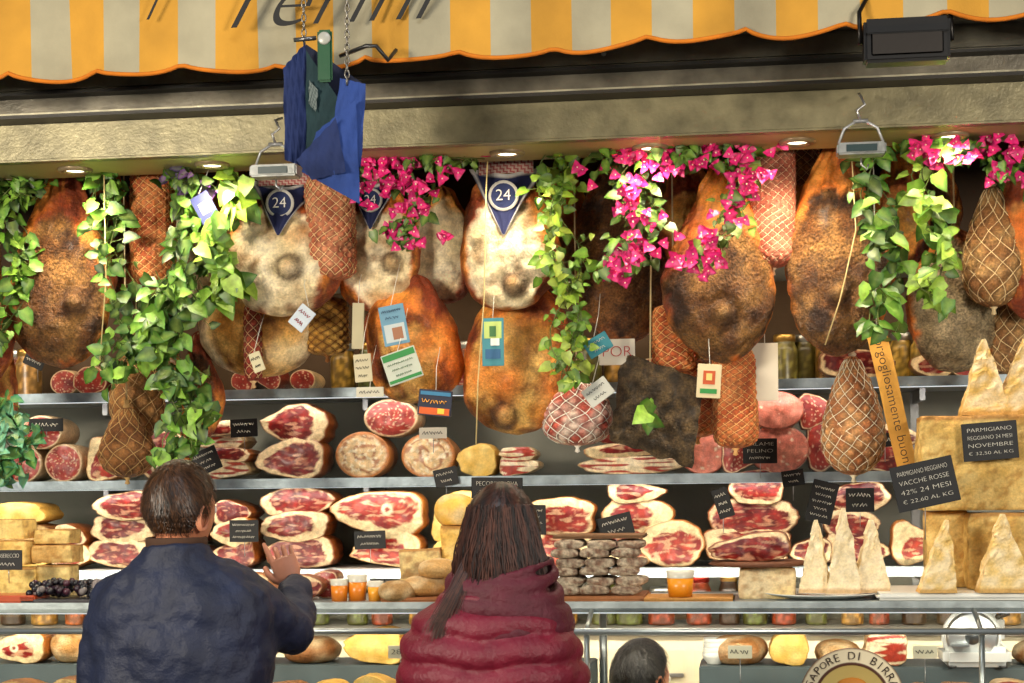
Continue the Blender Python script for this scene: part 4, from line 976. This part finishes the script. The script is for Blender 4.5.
def man():
    y=3.9; b=P(183,600,y); bx=b.x; e=empty('man_in_navy_jacket',(bx,y,0))
    hc=P(178,513,y)
    head((hc.x,y+.02,hc.z),-.45,.0,.97,(C(30,18,10),C(92,58,30)),e,'short',3)
    Rs=P(252,590,y); Ls=P(112,596,y)
    z=lambda v:P(183,v,y).z
    tors=loft(bx,y,[(.80,.215,.15,0,0),(.95,.21,.15,0,0),(1.1,.205,.145,0,0),(1.25,.215,.15,0,0),(z(640),.222,.15,0,0),(z(612),.222,.14,0,0),(z(592),.212,.125,0,0),(z(576),.175,.11,0,0),(z(563),.125,.095,0,0),(z(553),.085,.085,-.01,0),(z(546),.072,.08,-.012,-.01)])
    collar=loft(hc.x,y-.01,[(z(566),.092,.09),(z(556),.086,.086),(z(543),.078,.08)])
    re=P(292,633,4.05); rw=P(295,592,4.20); 
    le=Vector((Ls.x-.055,y+.02,1.19)); lw=Vector((Ls.x+.03,y+.24,1.13))
    ps=[tors,collar,limb([(Rs.x-.03,y,Rs.z-.02),(re.x,re.y,re.z),rw],[.072,.062,.043]),limb([(Ls.x+.02,y,Ls.z-.02),le,lw],[.074,.060,.045])]
    j=solid('jacket',ps,MAT['navy'],.008,e,5,(.08,.030))
    hd=P(280,552,4.24)-rw
    hand('right_hand',rw+hd.normalized()*.022,hd,(-1,-.1,0),.42,e,MAT['skin_c'],True,True,.86)
    hand('left_hand',lw+Vector((.0,.02,0)),(.35,1,.05),(.3,0,1),.45,e,MAT['skin_c'])
    g=G(); g.lathe((hc.x,y-.012,z(551)),[(.071,0),(.073,.02),(.073,.032),(.069,.034),(.066,.0)],C(70,44,26),'cloth',30); o=g.ob('shirt_collar'); par(o,e)
    legs(bx,y,0,.90,.095,e)
man()
def woman():
    y=3.8; b=P(490,640,y); bx=b.x; e=empty('woman_in_puffer_jacket',(bx,y,0)); hc=P(500,541,y)
    z=lambda v:P(490,v,y).z
    hcol=(C(24,13,10),C(78,44,32))
    rm,hs=head((hc.x,y+.02,hc.z),-.1,-.12,.92,hcol,e,'long',5)
    tors=loft(bx,y,[(.72,.20,.15),(.9,.195,.15),(1.08,.19,.145),(1.22,.195,.15),(z(660),.198,.15),(z(636),.190,.14),(z(618),.165,.125),(z(604),.13,.11),(z(592),.10,.10)],0,.024,.064)
    Rs=P(560,634,y);Ls=P(424,636,y)
    re=Vector((Rs.x+.045,y+.03,1.12)); rw=Vector((Rs.x-.02,y+.26,1.12)); le=Vector((Ls.x-.045,y+.03,1.12)); lw=Vector((Ls.x+.02,y+.26,1.14))
    ps=[tors,limb([(Rs.x-.03,y,Rs.z-.02),re,rw],[.068,.06,.045],.020),limb([(Ls.x+.03,y,Ls.z-.02),le,lw],[.068,.06,.045],.020)]
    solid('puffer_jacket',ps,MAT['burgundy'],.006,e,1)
    cx=P(505,590,y).x
    def roll(zc,rx,ry,th,ox,ti):
        def f(g):
            rows=[]
            for i in range(60):
                a=2*math.pi*i/60; t_=th*(1+.18*math.sin(a*3+zc*40)+.08*math.sin(a*8+zc*30)); cen=Vector((cx+ox+rx*math.cos(a),y+.005+ry*math.sin(a),zc+ti*math.cos(a)+.016*math.sin(a)+.009*math.sin(2*a+zc*50))); o=Vector((math.cos(a),math.sin(a),0))
                rows.append([cen+o*(t_*.7*math.cos(q))+Vector((0,0,t_*math.sin(q))) for q in [k*math.pi/6 for k in range(12)]])
            rows.append(rows[0]); g.grid(rows,(.5,.5,.5,1),'cloth')
        return f
    hood=[roll(z(620),.142,.122,.026,-.005,-.016),roll(z(604),.132,.116,.025,0,-.02),roll(z(589),.120,.112,.022,.0,-.014),roll(z(575),.108,.108,.018,.004,-.008),roll(z(566),.098,.104,.010,.008,.004),loft(cx,y,[(z(625),.13,.11),(z(600),.11,.10),(z(584),.09,.085)])]
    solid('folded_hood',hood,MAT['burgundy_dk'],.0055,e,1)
    hand('right_hand',rw+Vector((0,.02,0)),(-.5,1,.1),(0,0,1),.5,e,MAT['skin_c']); hand('left_hand',lw+Vector((0,.02,0)),(.5,1,.1),(0,0,1),.5,e,MAT['skin_c'])
    g=G(); r=random.Random(9); c=Vector((hc.x,y+.02,hc.z))
    for k in range(2200):
        a=r.uniform(math.pi*.92,math.pi*2.08); zz=r.uniform(-.02,.085); sc_=1-max(0,zz)*2.0
        p0=c+Vector((.082*r.uniform(.92,1.06)*math.cos(a)*sc_,.098*math.sin(a)*r.uniform(.95,1.06)*sc_-.012,zz)); L=.085+zz+r.uniform(.0,.07)
        pts=[];tw=r.gauss(0,.010); w=.0013; ph=r.uniform(0,6)
        for s_ in range(8):
            t=s_/7; pp=p0+Vector((tw*t+.016*math.cos(a)*math.sin(t*3.1)+.003*math.sin(ph+t*6),-.008*math.sin(t*3)-.004,-L*t)); ww=w*(1-.7*t**3); pts+=[pp-Vector((ww,0,0)),pp+Vector((ww,0.0005,0))]
        g.add(pts,[(2*i,2*i+1,2*i+3,2*i+2) for i in range(7)],mx(hcol[0],hcol[1],.5+.9*math.sin(a*14)*.5+r.uniform(-.5,.7)),'hair')
    rows=[];cs=[]
    for i in range(12):
        t=i/11; rows.append([c+Vector(((.072+.006*math.sin(t*3))*math.cos(a),.084*math.sin(a)-.006,.04-.17*t)) for a in [math.pi+math.pi*j/20 for j in range(21)]]); cs+=[mx(hcol[0],hcol[1],.1+nz(j*2,i*.1,0,1)) for j in range(21)]
    g.grid(rows,cs,'hair',False)
    for k in range(160):
        x0=r.gauss(0,.008); p=[c+Vector((-.055+x0,-.085,-.04)),c+Vector((-.082+x0,-.115,-.10)),c+Vector((-.105+x0*1.3,-.14,-.15)),c+Vector((-.125+x0*1.6,-.15,-.20+r.uniform(-.03,.03)))]
        pts=[]
        for i_,q in enumerate(p): q=q+Vector((0,r.uniform(-.004,.004),0)); ww=.0012*(1-.25*i_); pts+=[q-Vector((ww,0,0)),q+Vector((ww,0,0))]
        g.add(pts,[(0,1,3,2),(2,3,5,4),(4,5,7,6)],mx(hcol[0],hcol[1],r.uniform(0,1.3)),'hair')
    o=g.ob('long_hair'); par(o,e)
    legs(bx,y,0,.86,.09,e)
woman()
def vendor():
    y=5.40; hc=P(641,681,y); e=empty('shop_vendor',(hc.x,y,0))
    head((hc.x,y,hc.z),-.75,-.05,1.05,(C(12,11,11),C(56,52,48)),e,'vendor',8)
    bx=hc.x; yy=5.40
    sh=loft(bx,yy,[(.58,.17,.11),(.76,.175,.11),(.90,.19,.11),(hc.z-.20,.17,.10),(hc.z-.14,.07,.07)])
    ps=[sh]
    for sx in (-1,1): ps.append(limb([(bx+sx*.16,yy,.88),(bx+sx*.22,yy+.03,.72),(bx+sx*.12,yy+.22,.76)],[.06,.052,.04]))
    solid('shirt',ps,MAT['vest_w'],.01,e,6)
    for sx,n in ((-1,'left_hand'),(1,'right_hand')): hand(n,(bx+sx*.11,yy+.24,.76),(-sx*.6,1,0),(0,0,1),.5,e,MAT['skin_c'])
    legs(bx,yy,0,.62,.09,e)
vendor()
# ---------------------------------------------------------------- text fitting
bpy.context.view_layer.update()
for o,w,h in TX:
    b=o.bound_box; bw=max(q[0] for q in b)-min(q[0] for q in b); bh=max(q[1] for q in b)-min(q[1] for q in b)
    if not o.data.body.strip() or bw<1e-5 or bh<1e-5: continue
    o.scale=(min(w/bw,h*1.6/bh),h/bh,1)
    if len(o.data.body)<=2: k=min(w/bw,h/bh); o.scale=(k,k,1)
# ---------------------------------------------------------------- lights, world, camera
def area(name,loc,tgt,sx,sy,e,col):
    l=bpy.data.lights.new(name,'AREA'); l.shape='RECTANGLE'; l.size=sx; l.size_y=sy; l.energy=e; l.color=col
    o=bpy.data.objects.new(name,l); o.location=loc; o.rotation_euler=(Vector(tgt)-Vector(loc)).to_track_quat('-Z','Y').to_euler(); bpy.context.scene.collection.objects.link(o)
area('front_fill_left',(-3.4,.8,2.7),(-1,5.4,2.0),1.0,.7,182,(1,.90,.73))  # added soft frontal fill for the ham fronts, no actual street lamp
area('front_fill_right',(2.6,.6,2.6),(-.2,5.4,2.0),1.0,.7,128,(1,.91,.77))  # second added frontal fill, from the right
area('overhead_fill',(-.6,2.6,4.2),(-.8,4.2,1.4),1.0,.6,20,(.88,.93,1))  # added fill from above onto the customers, not an actual lamp
for z in (2.045,1.727,1.405): area('shelf_led',(-1,5.88,z),(-1,5.98,z-.3),5.6,.05,9 if z>1.5 else 7,(1,.94,.85))
area('counter_fill',(-1,4.84,1.36),(-1,4.95,1.1),5.2,.03,10,(1,.90,.72))  # added fill inside the case, where the slab blocks the downlights
area('counter_fill',(-1,5.19,1.36),(-1,5.5,1.15),5.2,.03,10,(1,.90,.72))  # added fill aimed back towards the vendor
area('backbar_fill',(-1,5.70,1.40),(-1,6.0,1.0),5.2,.03,26,(1,.90,.72))  # added fill to lighten the background behind the vendor
area('shelf_led',(-1,5.8,2.46),(-1,6.1,2.1),5.6,.05,14,(1,.82,.58))
w=bpy.data.worlds.new('world'); bpy.context.scene.world=w; w.use_nodes=True; w.node_tree.nodes['Background'].inputs[0].default_value=(.62,.64,.68,1); w.node_tree.nodes['Background'].inputs[1].default_value=.27
cd=bpy.data.cameras.new('camera'); cam=bpy.data.objects.new('camera',cd); bpy.context.scene.collection.objects.link(cam)
cd.sensor_width=36; cd.lens=36*F/1024; cd.shift_y=(HV-341.5)/1024; cd.clip_start=.05
M3=Matrix((rt,up,-fw)).transposed(); cam.matrix_world=Matrix.Translation(CAM)@M3.to_4x4()
bpy.context.scene.camera=cam
vs=bpy.context.scene.view_settings; vs.view_transform='Standard'; vs.look='None'; vs.exposure=0.03
